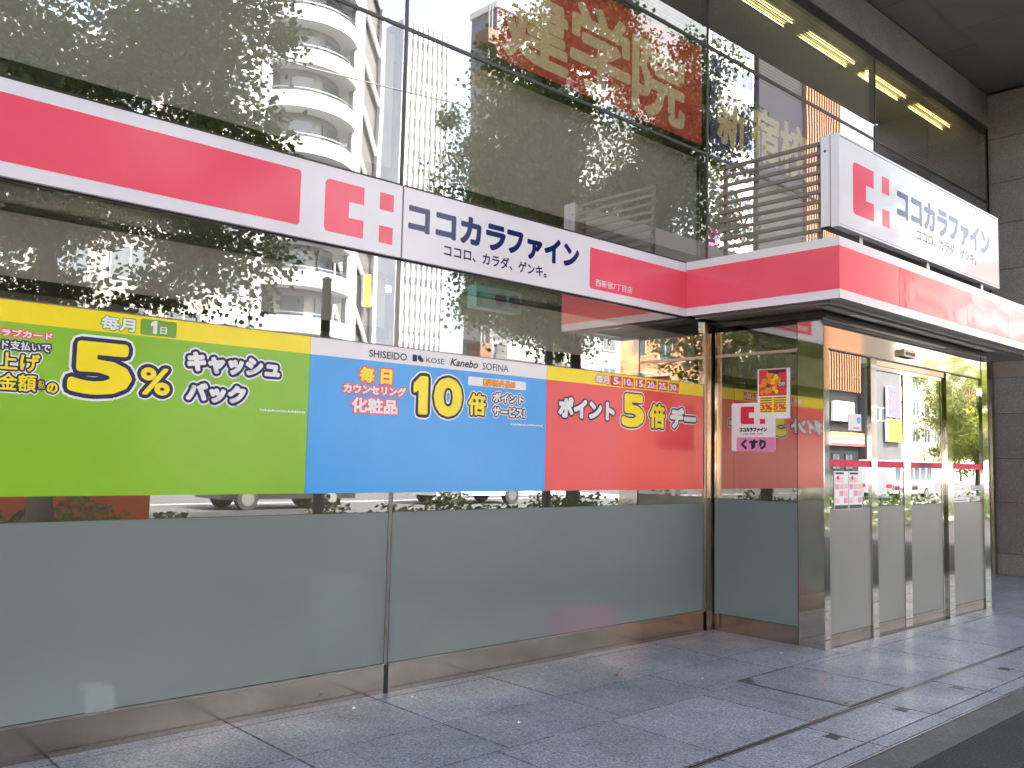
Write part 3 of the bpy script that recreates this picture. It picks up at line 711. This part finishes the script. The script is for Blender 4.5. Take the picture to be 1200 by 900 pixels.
# ------------------------------------------------------------------ canopy over the entrance
X3, Y3, XC = 6.496, -1.491, 11.65
Z0, Z1 = 2.796, 3.282
H_ = Z1-Z0; ra, rb = Z0+H_*.146, Z0+H_*.85
cn = thing('canopy', 'pink-red and white entrance canopy fascia wrapping round the glass vestibule', 'canopy')
B('body', cn, X3+.004, XC, Y3+.004, -.0455, Z0+.012, Z1-.006, 'canopyu')
B('side_fascia', cn, X3, X3+.0035, Y3+.0005, -.0455, Z0, Z1, 'white')
flat(cn, 'red_band', rect(.0465, -Y3, ra, rb), 'red', side_map(X3), .0015)
jx = [X3, 7.545, 9.05, 10.15, XC]
for i in range(len(jx)-1):
    B('front_fascia', cn, jx[i]+(.0 if i == 0 else .0015), jx[i+1]-.0015, Y3, Y3+.0038, Z0, Z1, 'whiteg' if i else 'white')
    flat(cn, 'red_band', rect(jx[i]-(.0014 if i == 0 else -.0015), jx[i+1]-.0015, ra, rb), 'redg' if i else 'red', front_map(Y3), .0015)
B('soffit_trim', cn, X3+.12, XC-.1, Y3+.14, Y3+.16, Z0-.012, Z0+.0115, 'alu'); B('soffit_trim', cn, X3+.12, X3+.14, Y3+.161, -.06, Z0-.012, Z0+.0115, 'alu')
B('soffit_trim', cn, X3+.2, XC-.2, Y3+.21, Y3+.30, Z0-.018, Z0+.0115, 'alu')
for x in (7.2, 9.9): B('soffit_lamp', cn, x, x+.5, Y3+.22, Y3+.28, Z0-.024, Z0-.0185, 'whitep')
# box sign standing on the canopy
XB0, XB1, ZB0, ZB1, YBK = 6.502, 9.916, 3.364, 4.108, -1.338
bs = thing('box_sign', 'large white box sign with pink-red logo standing on the canopy', 'sign')
mb = MB(); mb.box(XB0+.012, XB1-.012, Y3+.012, YBK-.0, ZB0+.012, ZB1-.012, 'white'); mb.build('body', bs)
f = .016
for nm, bx in (('frame', (XB0, XB1, ZB1-f, ZB1)), ('frame', (XB0, XB1, ZB0, ZB0+f)), ('frame', (XB0, XB0+f, ZB0+f, ZB1-f)), ('frame', (XB1-f, XB1, ZB0+f, ZB1-f))):
    B(nm, bs, bx[0], bx[1], Y3, Y3+.07, bx[2], bx[3], 'white')
B('face', bs, XB0+f+.006, XB1-f-.006, Y3+.002, Y3+.011, ZB0+f+.006, ZB1-f-.006, 'whiteg')
B('face_gap', bs, XB0+f, XB1-f, Y3+.0115, Y3+.0118, ZB0+f, ZB1-f, 'black')
B('end_panel', bs, XB0, XB0+.0115, Y3+.0765, YBK, ZB0, ZB1, 'alu' if False else 'white')
B('end_gap', bs, XB0+.003, XB0+.0115, Y3+.0705, Y3+.0762, ZB0, ZB1, 'black')
B('under_tray', bs, XB0, XB1, Y3+.0705, YBK, ZB0, ZB0+.0115, 'darkalu')
MB().tube((XB0-.003, -1.375, 3.985), (XB0+.002, -1.375, 3.985), .010, .010, 'black', 12).build('bolt', bs)
for x in (6.9, 8.2, 9.5): B('foot', bs, x, x+.06, YBK-.12, YBK-.02, Z1-.0055, ZB0-.0005, 'alu')
fmB = front_map(Y3+.002)
logo(bs, 6.735, 7.385, 3.51, 3.935, 'red', fmB)
lettering(bs, 'ココカラ', 7.545, 8.60, 3.655, 3.895, [(.014, 'navy')], fmB)
lettering(bs, 'ファイン', 8.66, 9.66, 3.655, 3.895, [(.014, 'navy')], fmB)
lettering(bs, 'ココロ、カラダ、ゲンキ。', 7.93, 9.30, 3.515, 3.618, [(.0028, 'navy')], fmB)
# louvre screen behind the box sign
ls = thing('louvre_screen', 'screen of dark bronze slats on the canopy, left of the box sign', 'louvre screen', (6.55, 0, Z1))
for i in range(10):
    z = .085+i*.0785
    s = MB(); p = (-.017, .017)
    s.v += [(-.012, -1.325, z-.012), (.012, -1.325, z-.012), (.012, -1.325, z+.016), (-.012, -1.325, z+.016), (-.012, -.365, z-.012), (.012, -.365, z-.012), (.012, -.365, z+.016), (-.012, -.365, z+.016)]
    for q in ((0, 1, 2, 3), (7, 6, 5, 4), (0, 4, 5, 1), (1, 5, 6, 2), (2, 6, 7, 3), (3, 7, 4, 0)): s.f.append(q); s.mi.append(s.m('bronze'))
    s.build('slat', ls)
for y in (-.40, -1.29): MB().box(.021, .05, y-.014, y+.014, -.006, .82, 'bronze').build('post', ls)

# ------------------------------------------------------------------ stock, and a glow stand-in, seen blurred through the frosted glass
for nm, lab, bx, k in (('carton', 'pink carton behind frosted glass near the entrance corner', (5.12, 5.72, .03, .30, .13, .31), 'magenta'),
                       ('carton', 'small white carton behind the left frosted panel', (1.60, 1.74, .03, .2, .10, .29), 'whitep'),
                       ('storage_bin', 'round pale yellow bin behind frosted glass at the left edge', (1.06, 1.18, .03, .2, .10, .25), 'yellow'),
                       ('carton_stack', 'cream block standing in for warm glow in frosted glass right of the mullion', (3.50, 3.80, .075, .3, .1, .50), 'inner'),  # cream block added to imitate warm light glowing through the film
                       ('carton_stack', 'tall pale carton stack behind frosted glass left of the mullion', (2.95, 3.3, .10, .3, .1, .72), 'inner')):
    x0, x1, y0, y1, z0, z1 = bx
    t = thing(nm, lab, 'box' if 'carton' in nm else 'bin', (x0, y0, .02))
    if nm == 'storage_bin':
        MB().tube(((x1-x0)/2, .07, .0), ((x1-x0)/2, .07, .23), .055, .065, k, 16).build('body', t); MB().tube(((x1-x0)/2, .07, .2305), ((x1-x0)/2, .07, .245), .069, .069, 'whitep', 16).build('rim', t)
    else:
        MB().slab(0, x1-x0, 0, y1-y0, 0, z1-.02, k, .01).build('body', t); MB().box((x1-x0)*.45, (x1-x0)*.55, 0, y1-y0, z1-.0198, z1-.0186, 'bbeige').build('tape', t)
for i, x in enumerate((1.2, 3.1, 5.0)):
    t = thing('shop_lamp', 'tube lamp on the shop ceiling behind the glass, '+('leftmost of three', 'middle of three', 'rightmost of three')[i], 'ceiling lamp', (x, 1.3, 2.86), 'tube lamps inside the shop')
    MB().box(0, 1.2, -.08, .08, .03, .085, 'fixture').build('lamp_body', t); MB().tube((.02, 0, .01), (1.18, 0, .01), .018, .018, 'shoptube', 8).build('tube', t)

# ------------------------------------------------------------------ trees
def tree_meshes(seed, H, spread, cz, n, leafk, ls=.11):
    rnd = random.Random(seed)
    tr = MB(); tr.smooth = True
    p = Vector((0, 0, -.02)); r_ = .17; path = [p]
    for i in range(6):
        q = p+Vector((rnd.uniform(-.1, .1), rnd.uniform(-.1, .1), H*.1)); tr.tube(p, q, r_, r_*.9, 'bark', 9, i in (0, 5)); p = q; r_ *= .9; path.append(q)
    ends = []
    for i in range(13):
        base = path[rnd.randint(3, 6)]; a = rnd.uniform(0, 6.283); L = spread*rnd.uniform(.55, .95)
        p = base.copy(); r1 = .07
        for j in range(4):
            q = p+Vector((math.cos(a)*L/4, math.sin(a)*L/4, rnd.uniform(.12, .42)*L/1.7)); tr.tube(p, q, r1, r1*.68, 'bark', 6, False); p = q; r1 *= .68; a += rnd.uniform(-.4, .4); ends.append(q.copy())
            if j > 0:
                e = q+Vector((rnd.uniform(-.6, .6), rnd.uniform(-.6, .6), rnd.uniform(-.1, .6))); tr.tube(q, e, r1*.6, .008, 'bark', 5, False); ends.append(e)
    top = Vector((0, 0, cz)); cl = list(ends)
    while len(cl) < 230:
        v = Vector((rnd.gauss(0, 1), rnd.gauss(0, 1), rnd.gauss(0, 1))).normalized()*rnd.uniform(.45, 1)
        cl.append(Vector((v.x*spread, v.y*spread, cz+v.z*(H-cz)*1.0)))
    lv = MB(); kk = lv.m(leafk)
    per = n//len(cl)
    for c in cl:
        rad = rnd.uniform(.28, .62); cnt = int(per*rnd.uniform(.5, 1.6))
        for i in range(cnt):
            d = Vector((rnd.gauss(0, .5), rnd.gauss(0, .5), rnd.gauss(0, .36)))*rad*1.15
            q = c+d; s = ls*rnd.uniform(.6, 1.25)
            a = Vector((rnd.gauss(0, 1), rnd.gauss(0, 1), rnd.gauss(-.3, .6))).normalized(); b = a.orthogonal().normalized()
            b = (b*math.cos(rnd.uniform(0, 6.28)) + a.cross(b)*math.sin(rnd.uniform(0, 6.28))).normalized()
            nn = len(lv.v); lv.v += [tuple(q), tuple(q+a*s*.45+b*s*.42), tuple(q+a*s), tuple(q+a*s*.45-b*s*.42)]
            lv.f.append((nn, nn+1, nn+2, nn+3)); lv.mi.append(kk)
    return tr.mesh('trunk'), lv.mesh('crown')
TA = tree_meshes(3, 10.2, 3.3, 6.2, 72000, 'leaf', .088)
TB = tree_meshes(11, 11.6, 3.6, 7.2, 135000, 'leaf', .095)
TC = tree_meshes(23, 9.2, 3.0, 5.6, 30000, 'leafy', .12)
def tree(ms, x, y, rz, s, lab, grp):
    t = thing('street_tree', lab, 'tree', (x, y, -.02), grp, rz); t.scale = (s, s, s)
    place('trunk', ms[0], t); place('crown', ms[1], t)
    return t
g1 = 'street trees on the near kerb'
tree(TA, 3.4, -7.4, .4, 1.0, 'dense dark street tree mirrored at the left of the glass front', g1)
tree(TB, 13.1, -7.5, 2.0, .9, 'dark leafy street tree mirrored below the red window sign', g1).scale.z = 1.05
tree(TC, -6.4, -7.6, 2.5, .95, 'bright green street tree on the kerb left of the building', g1)
tree(TC, -9.5, -7.4, 1.0, 1.0, 'sunlit yellow-green street tree mirrored in the side glass, first', g1)
tree(TC, -17.0, -7.6, 3.0, 1.05, 'sunlit yellow-green street tree mirrored in the side glass, second', g1)
tree(TC, -26.0, -7.5, 4.0, 1.1, 'sunlit yellow-green street tree mirrored in the side glass, third', g1)
tree(TC, 29.5, -7.9, 5.0, .62, 'sunlit street tree mirrored in the sliding doors', g1)
tree(TC, 52.0, -7.6, .7, .95, 'distant sunlit street tree mirrored beyond the sliding doors', g1)
g2 = 'street trees across the road'
for i, (x, s, lab) in enumerate(((8, .8, 'behind the near dark tree'), (21, .75, 'below the round balcony tower'), (46, .8, 'before the grey flats'), (64, .8, 'left of the white building'), (112, .9, 'beyond the convenience store'))):
    tree(TC, x, -39.6, i*1.3, s, 'small street tree across the road, '+lab, g2)
# hedge along the kerb
hg = MB(); kk = hg.m('hedge'); rnd = random.Random(5)
for i in range(26000):
    x = rnd.uniform(-22, 30)
    if math.sin(x*1.7)+math.sin(x*.63+1) < -1.2: continue
    top = .66+.14*math.sin(x*2.1)+.14*math.sin(x*5.3)
    q = Vector((x, -7.3+rnd.uniform(-.42, .42), rnd.uniform(.02, 1)**.6*top)); s = .085*rnd.uniform(.6, 1.3)
    a = Vector((rnd.gauss(0, 1), rnd.gauss(0, 1), rnd.gauss(0, .7))).normalized(); b = a.orthogonal().normalized()
    nn = len(hg.v); hg.v += [tuple(q), tuple(q+a*s*.5+b*s*.4), tuple(q+a*s), tuple(q+a*s*.5-b*s*.4)]; hg.f.append((nn, nn+1, nn+2, nn+3)); hg.mi.append(kk)
tag(hg.build('hedge'), 'low clipped hedge along the kerb, mirrored below the posters', 'hedge', kind='stuff')

# ------------------------------------------------------------------ buildings across the road
_wm = {}
def winmesh(w, h, k='bglass', fr='bwhite'):
    key = (round(w, 2), round(h, 2), k, fr)
    if key not in _wm:
        q = MB(); q.box(-w/2, w/2, .02, .06, 0, h, k)
        t = .06
        q.box(-w/2-t, w/2+t, -.02, .10, -t, 0, fr); q.box(-w/2-t, w/2+t, -.02, .10, h, h+t, fr); q.box(-w/2-t, -w/2, -.02, .10, 0, h, fr); q.box(w/2, w/2+t, -.02, .10, 0, h, fr); q.box(-.03, .03, 0, .09, 0, h, fr)
        _wm[key] = q.mesh('window')
    return _wm[key]
def block(label, x0, x1, yf, dep, h, k, cols, rows, ww, wh, fl=3.2, z0=4.6, fr='bwhite', cat='building', name='apartment_building', side=False, par=True):
    t = thing(name, label, cat, ((x0+x1)/2, yf, 0))
    w = x1-x0
    MB().box(-w/2, w/2, -dep, 0, -.2, h, k).build('wall', t)
    if par: MB().box(-w/2-.15, w/2+.15, -dep-.15, .15, h+.002, h+.5, k).build('parapet', t)
    wm = winmesh(ww, wh, 'bglass', fr)
    for r_ in range(rows):
        for c in range(cols):
            place('window', wm, t, (-w/2+(c+.5)*w/cols, .0, z0+r_*fl))
            if side and r_ < rows and c < 3:
                o = place('window', wm, t, (-w/2, -dep*(c+.5)/3, z0+r_*fl)); o.rotation_euler.z = math.pi/2
    return t
bA = block('broad pale office block behind the trees at the left', -22, 22.5, -46, 14, 24, 'bmid', 14, 6, 2.0, 1.7)
MB().box(-22.2, 22.2, .02, 1.6, 4.6, 4.9, 'bdark').build('awning', bA)
bA2 = block('white slim building left of the round balcony tower', 22.9, 25.4, -47, 12, 40, 'bwhite', 1, 11, 1.2, 1.5)
# round balcony tower
rt_ = thing('balcony_tower', 'white apartment tower with curved wraparound balconies', 'building', (30.3, -51, 0))
RB = 4.15; seg = 40
core = MB(); core.tube((0, 0, 0), (0, 0, 44), 2.9, 2.9, 'bgrey', 28); core.build('core', rt_)
def ring(z0, z1, ro, ri, k, nm, par):
    q = MB(); kk = q.m(k)
    for i in range(seg):
        t = 2*math.pi*i/seg
        for r_, z in ((ro, z0), (ro, z1), (ri, z1), (ri, z0)): q.v.append((r_*math.cos(t), r_*math.sin(t), z))
    for i in range(seg):
        j = (i+1) % seg
        for e in range(4):
            q.f.append((i*4+e, j*4+e, j*4+(e+1) % 4, i*4+(e+1) % 4)); q.mi.append(kk)
    return q.build(nm, par)
for i in range(14):
    z = 3.4+i*3.0
    s = ring(z, z+.28, RB, 2.85, 'btower', 'balcony_slab', rt_)
    ring(z+.281, z+1.05, RB, RB-.1, 'btower', 'parapet', s); ring(z+1.25, z+1.30, RB-.02, RB-.07, 'alu', 'rail', s)
    for a in range(8):
        t = 2*math.pi*(a+.5)/8
        MB().box(2.86, 2.95, -.75, .75, z+.3, z+2.5, 'bglass').build('window', s).rotation_euler.z = t
for a in (150, 30): 
    t = R(a); MB().box(-.35, .35, -.3, .3, 0, 44, 'btower').build('pier', rt_, (RB*.98*math.cos(t), RB*.98*math.sin(t), 0))
# braced stair frame next to it
br = thing('braced_tower', 'narrow dark glass tower with white diagonal bracing', 'building', (35.6, -52, 0))
MB().box(-1.3, 2.4, -7, -.25, 0, 43, 'bdark').build('core', br)
for x in (-1.3, .55, 2.4): MB().box(x-.16, x+.16, -.24, .2, 0, 43, 'btower').build('column', br)
for i in range(11):
    z = 1+i*3.9
    for xa in (-1.14, .71):
        q = MB(); q.tube((xa, .0, z+3.7), (xa+1.55, .0, z+.1), .17, .17, 'btower', 6); q.build('brace', br)
# distant white tower with fin grid
tw = thing('office_tower', 'tall distant white office tower with fine vertical window grid', 'building', (115, -150, 0))
MB().box(-6.4, 6.4, -16, 0, 0, 96, 'btower').build('wall', tw)
for i in range(10): MB().box(-.22, .22, .0, .5, 2, 96.3, 'btower').build('fin', tw, (-6.2+i*1.378, 0, 0))
wm = winmesh(.72, 1.9)
for r_ in range(26):
    for c in range(9): place('window', wm, tw, (-5.51+c*1.378, .02, 3+r_*3.5))
# grey flats with balconies and air-conditioner units
fl_ = thing('apartment_building', 'grey flats with white balcony panels and outdoor air conditioner units', 'building', (47, -45, 0))
MB().box(-3.3, 9, -3, 0, -.2, 36, 'bgrey').build('wall', fl_); MB().box(-3.45, 9.15, -3.1, .15, 36.01, 36.5, 'bwhite').build('parapet', fl_)
for x in (-3.9, -3.6): MB().tube((x, -.25, 0), (x, -.25, 36), .07, .07, 'bgrey', 8).build('drain_pipe', fl_)
wm = winmesh(2.0, 1.9)
for i in range(11):
    z = 3.0+i*3.0
    for x, w_ in ((-1.2, 2.9), (5.2, 3.4)):
        b = MB().box(x-w_/2, x+w_/2, .0, 1.25, z-.16, z, 'bwhite').build('balcony', fl_)
        MB().box(x-w_/2, x+w_/2, 1.2, 1.26, z+.001, z+1.1, 'bwhite').build('railing_panel', b)
        for k in range(7): MB().box(-.012, .012, 1.262, 1.275, z+.05, z+1.08, 'bgrey').build('panel_joint', b, (x-w_/2+.2+k*(w_-.4)/6, 0, 0))
        for s in (-1, 1): MB().box(x+s*(w_/2-.03)-.03, x+s*(w_/2-.03)+.03, .0, 1.19, z+.001, z+1.1, 'bwhite').build('railing_side', b)
        place('window', wm, fl_, (x+.2, 0.0, z+.3))
    ac = MB().box(.75, 1.75, .05, .45, z+.35, z+1.15, 'bwhite').build('air_conditioner', fl_)
    q = MB(); q.tube((1.05, .451, z+.75), (1.05, .47, z+.75), .3, .3, 'bdark', 16); q.build('fan_grille', ac)
    MB().box(-4.4, -3.35, -1.2, .3, z-.15, z+.95, 'bbrown').build('corner_balcony', fl_)
block('dull blue-grey building between the flats and white block', 57, 70.5, -46, 12, 30, 'bgrey', 5, 7, 1.6, 1.6)
block('sunlit white building with paired windows beside the brown slatted one', 71.2, 79.4, -45, 12, 52, 'bwhite', 3, 14, 1.8, 1.7)
bg_ = thing('slatted_building', 'dark building with vertical timber-coloured slats on its right half', 'building', (88.5, -44.5, 0))
MB().box(-8.9, 7.9, -12, 0, -.2, 47, 'bblack').build('wall', bg_); MB().box(-9.0, 8.0, -12.1, .15, 47.01, 47.6, 'bblack').build('parapet', bg_)
slm = MB(); slm.box(-.12, .12, 0, .4, 9.6, 46.9, 'slatbrown'); slm = slm.mesh('slat')
for i in range(14): place('slat', slm, bg_, (.1+i*.592, .0, 0))
wm = winmesh(1.6, 1.6, 'bglass', 'bblack')
for c in range(5): place('window', wm, bg_, (-5.6+c*2.8, .0, 1.2))
# shop row
sh = block('low dark shop building carrying the price board', 97, 104.8, -43.5, 10, 12.5, 'bdark', 3, 1, 2.2, 1.4, z0=6.7)
def sign(label, x0, x1, y, z0, z1, ks, name='shop_sign', dep=.35, txt=None, tk='whitep', vert=False):
    t = thing(name, label, 'sign', ((x0+x1)/2, y, z0))
    w = x1-x0; h = (z1-z0)/len(ks)
    MB().box(-w/2, w/2, -dep, -.01, 0, z1-z0, 'whitep').build('casing', t)
    for i, k in enumerate(ks): MB().box(-w/2+.02, w/2-.02, -.0095, .02, i*h+.01, (i+1)*h-.01, k).build('face', t)
    if txt:     # the face looks towards +y, so the glyphs run towards -x
        lettering(t, txt, -w/2*.8, w/2*.8, (z1-z0)*.25, (z1-z0)*.75, [(.03, tk)], lambda a, b, h_: (-a, .021+h_, b))
    return t
sign('convenience store sign with orange, green and red stripes', 89.5, 98.6, -44.05, 3.7, 5.1, ['crimson', 'whitep', 'dgreen', 'whitep', 'orange'])
sign('dark price board with red numerals above the orange panel', 100.6, 103.6, -43.0, 7.2, 10.7, ['signblue'], txt='39', tk='coral')
sign('blank white box sign above the striped store sign', 90.0, 94.6, -44.05, 6.3, 8.4, ['whitep'])
sign('orange panel below the dark price board', 100.4, 104.0, -43.0, 4.4, 6.9, ['orange'])
sign('tall yellow hanging sign on the beige building', 123.5, 127, -43.2, 7.2, 13, ['yellow', 'yellow', 'coral'])
pp = sign('pale blue shop sign with round red and blue emblem', 122, 133, -43.3, 3.6, 5.4, ['blue'])
q = MB(); q.poly([(3.5+.8*math.cos(t*.3927), .05, 2.6+.8*math.sin(t*.3927)) for t in range(8)][::-1]+[], 'coral'); q.poly([(3.5+.8*math.cos(t*.3927), .05, 2.4+.8*math.sin(t*.3927)) for t in range(8, 16)][::-1], 'blue'); q.build('emblem', pp)
block('warm beige sunlit building beyond the convenience store', 105.2, 121, -44, 12, 30, 'bbeige', 5, 7, 1.6, 1.6)
block('pale cream sunlit building at the far end of the street', 121.5, 150, -44, 12, 26, 'bwhite', 8, 6, 1.7, 1.6, z0=7)
block('orange brick building closing the street on the right', 150.5, 185, -44, 14, 34, 'borange', 9, 8, 1.7, 1.6)
# left street, seen twice mirrored
block('orange brick building across the road to the far left', -62, -23, -46, 12, 20, 'borange', 10, 5, 1.8, 1.6)
block('white sunlit building at the far left end of the street', -110, -63, -45, 12, 28, 'bwhite', 12, 7, 1.8, 1.6)
# street-level signs opposite
for lab, x0, x1, z0, z1, ks, tx in (
    ('white shop sign on the pale office block', 8, 13.2, 5.6, 7.6, ['whitep'], None), ('green shop sign on the pale office block', 13.6, 17.6, 5.4, 7.8, ['dgreen'], None),
    ('navy shop sign on the pale office block', 18.2, 22.3, 5.2, 8.2, ['signblue'], None), ('yellow vertical sign between tower and bracing', 36.8, 37.4, 12.6, 15.0, ['yellow'], None),
    ('red shop sign below the grey flats', 44, 50, 3.0, 4.2, ['coral'], None), ('blue shop sign below the blue-grey building', 58, 64, 3.2, 4.4, ['blue'], None)):
    sign(lab, x0, x1, -44.6 if x0 > 40 else (-45.55 if x0 < 30 else -51.5), z0, z1, ks, txt=tx)
sign('tall magenta banner sign on the white building', 70.6, 71.9, -44.3, 14, 24, ['magenta'], name='banner_sign')
# far hall behind to close the street ends
for nm, x0, x1, lab in (('apartment_building', 40, 46, 0),): pass

# ------------------------------------------------------------------ street furniture and traffic
def pole(x, y, h, lab, top):
    t = thing('signal_pole' if top else 'sign_pole', lab, 'pole', (x, y, -.02))
    MB().tube((0, 0, 0), (0, 0, h), .085, .07, 'bdark', 12).build('shaft', t); MB().tube((0, 0, 0), (0, 0, .25), .14, .13, 'bdark', 12).build('base', t)
    if top:
        a = MB().tube((0, 0, h-.35), (-.9, 0, h-.1), .04, .035, 'teal', 8).build('arm', t)
        MB().box(-1.9, -.85, -.12, .12, h-.3, h+.08, 'teal').build('signal_head', t)
        for i in range(3): MB().tube((-1.7+i*.33, .125, h-.11), (-1.7+i*.33, .16, h-.11), .12, .12, 'lampgl' if i == 0 else 'black', 14).build('lens', t)
    else:
        MB().tube((0, 0, h+.001), (0, 0, h+.05), .09, .03, 'bdark', 12).build('cap', t)
    return t
pole(7.05, -7.0, 4.15, 'dark sign pole mirrored below the fascia lettering', False)
pole(11.75, -6.9, 4.4, 'dark pole with teal signal head mirrored above the blue poster', True)
cb = MB()
pts = [Vector((-40+i*6, -20, 14.5+.9*math.cos(i*.9)*.2 - 1.2*math.sin(math.pi*((i % 5)/5)))) for i in range(30)]
for i in range(len(pts)-1): cb.tube(pts[i], pts[i+1], .03, .03, 'black', 5, False)
tag(cb.build('overhead_cable'), 'thin black overhead cable strung along the road', 'cable')
def car(lab, x, y, k, L=4.4, W=1.75, H=1.45, van=False, name='parked_car', cat='car', rz=0):
    t = thing(name, lab, cat, (x, y, -.15), rz=rz)
    if van: prof = [(0, .35), (L, .35), (L, .55*H), (L-.12, H*.93), (L-.5, H), (.1, H), (0, H*.9)]
    else: prof = [(0, .32), (L, .32), (L, .62), (L-.15, .78), (L*.74, .88), (L*.60, H), (L*.24, H), (L*.08, .92), (0, .88)]
    q = MB()
    for s in (-1, 1): q.poly([(a, s*W/2, b) for a, b in (prof if s < 0 else prof[::-1])], k)
    for i in range(len(prof)):
        (a, b), (c, d) = prof[i], prof[(i+1) % len(prof)]; q.poly([(a, -W/2, b), (a, W/2, b), (c, W/2, d), (c, -W/2, d)], k)
    q.build('body', t)
    for s in (-1, 1):
        y0 = s*W/2; y1 = y0+s*.012
        wins = [(.04*L+i*L*.155, .04*L+i*L*.155+L*.13) for i in range(6)] if van else [(L*.26, L*.42), (L*.44, L*.60)]
        for a, b in wins: MB().box(a, b, min(y0, y1), max(y0, y1), .95 if not van else H*.5, H-.12 if not van else H*.85, 'bglass').build('window', t)
        for a in (L*.18, L*.80):
            wh = MB().tube((a, s*(W/2-.2), .33), (a, s*(W/2+.02), .33), .33, .33, 'tyre', 20).build('wheel', t)
            MB().tube((a, s*(W/2+.021), .33), (a, s*(W/2+.03), .33), .2, .2, 'alu', 14).build('rim', wh)
        MB().box(L-.02, L+.015, s*(W/2-.2)-.17, s*(W/2-.2)+.17, .6, .74, 'whitep').build('headlight', t)
        MB().box(-.015, .02, s*(W/2-.2)-.14, s*(W/2-.2)+.14, .62, .8, 'coral').build('tail_light', t)
    return t
car('red city bus on the road, mirrored at the lower left', -3.4, -12.5, 'carred', 9.6, 2.4, 2.9, True, 'city_bus', 'bus')
car('black car on the road, mirrored below the green poster', 11.3, -20.2, 'carblack')
car('white car on the road, mirrored below the blue poster', 19.0, -20.3, 'carwhite')
car('black car in the far lane, mirrored near the entrance', 26.0, -13.0, 'carblack')
car('white van in the far lane toward the doors', 44.0, -18.0, 'carwhite', 4.8, 1.8, 2.0, True, 'delivery_van', 'van')
def person(lab, x, y, rz, topk):
    t = thing('person', lab, 'person', (x, y, -.01), rz=rz)
    me = bpy.data.meshes.new('body')
    J = [(0, 0, .95), (0, 0, 1.2), (0, 0, 1.42), (0, 0, 1.54), (.02, 0, 1.66), (.02, 0, 1.76),
         (.0, .1, .90), (.12, .1, .50), (-.05, .1, .08), (.1, .1, .04), (.0, -.1, .90), (-.02, -.1, .50), (-.25, -.1, .10), (-.10, -.1, .04),
         (0, .19, 1.40), (-.06, .24, 1.13), (.05, .24, .88), (.07, .23, .80), (0, -.19, 1.40), (.08, -.24, 1.13), (.22, -.23, .92), (.27, -.22, .85)]
    E = [(0, 1), (1, 2), (2, 3), (3, 4), (4, 5), (0, 6), (6, 7), (7, 8), (8, 9), (0, 10), (10, 11), (11, 12), (12, 13), (2, 14), (14, 15), (15, 16), (16, 17), (2, 18), (18, 19), (19, 20), (20, 21)]
    rad = [.14, .13, .12, .055, .095, .07, .085, .06, .042, .035, .085, .06, .042, .035, .06, .045, .035, .03, .06, .045, .035, .03]
    me.from_pydata(J, E, []); o = bpy.data.objects.new('body', me); COL.objects.link(o); o.parent = t
    sk = o.modifiers.new('skin', 'SKIN')
    for i, v in enumerate(me.skin_vertices[0].data): v.radius = (rad[i], rad[i]); v.use_root = (i == 0)
    o.modifiers.new('sub', 'SUBSURF').levels = 1; me.materials.append(M[topk])
    q = MB(); q.tube((.02, 0, 1.60), (.03, 0, 1.77), .085, .075, 'skin', 12); q.build('head', t)
    q = MB(); q.tube((.0, 0, 1.70), (.0, 0, 1.80), .1, .06, 'black', 12); q.build('hair', t)
person('person in dark clothes walking on the far footpath by the office block', 17.0, -40.5, .2, 'cloth')
person('person in tan coat walking on the far footpath near the round tower', 24.0, -40.8, 3.3, 'cloth2')

# ------------------------------------------------------------------ litter on the paving
rnd = random.Random(9)
for i, (x, y, k, lab) in enumerate(((4.95, -.62, 'dead', 'dry yellow leaf lying on the paving near the plinth'), (5.35, -1.05, 'litter', 'white paper scrap on the paving left of the access cover'), (3.05, -.20, 'litter', 'tiny white scrap beside the plinth left of the mullion'),
                                   (3.46, -.22, 'litter', 'tiny white scrap beside the plinth right of the mullion'), (4.70, -.16, 'litter', 'pale scrap close to the plinth in mid wall'), (3.62, -1.02, 'litter', 'tiny white scrap in the middle of the paving'), (6.55, -.95, 'litter', 'pale scrap by the entrance corner'))):
    s = .028 if k == 'dead' else rnd.uniform(.010, .016); a = rnd.uniform(0, 3)
    q = MB(); P_ = [(s*math.cos(a+t)*(1.2 if j % 2 else .6), s*math.sin(a+t)*(.7 if j % 2 else .5), .004+.005*(j % 3)) for j, t in enumerate([n*1.0472 for n in range(6)])]
    for j in range(6): q.poly([(0, 0, .003), P_[j], P_[(j+1) % 6]], k)
    o = q.build('dry_leaf' if k == 'dead' else 'paper_scrap', None, (x, y, 0)); tag(o, lab, 'leaf' if k == 'dead' else 'litter', None if k == 'dead' else 'scraps of litter on the paving')
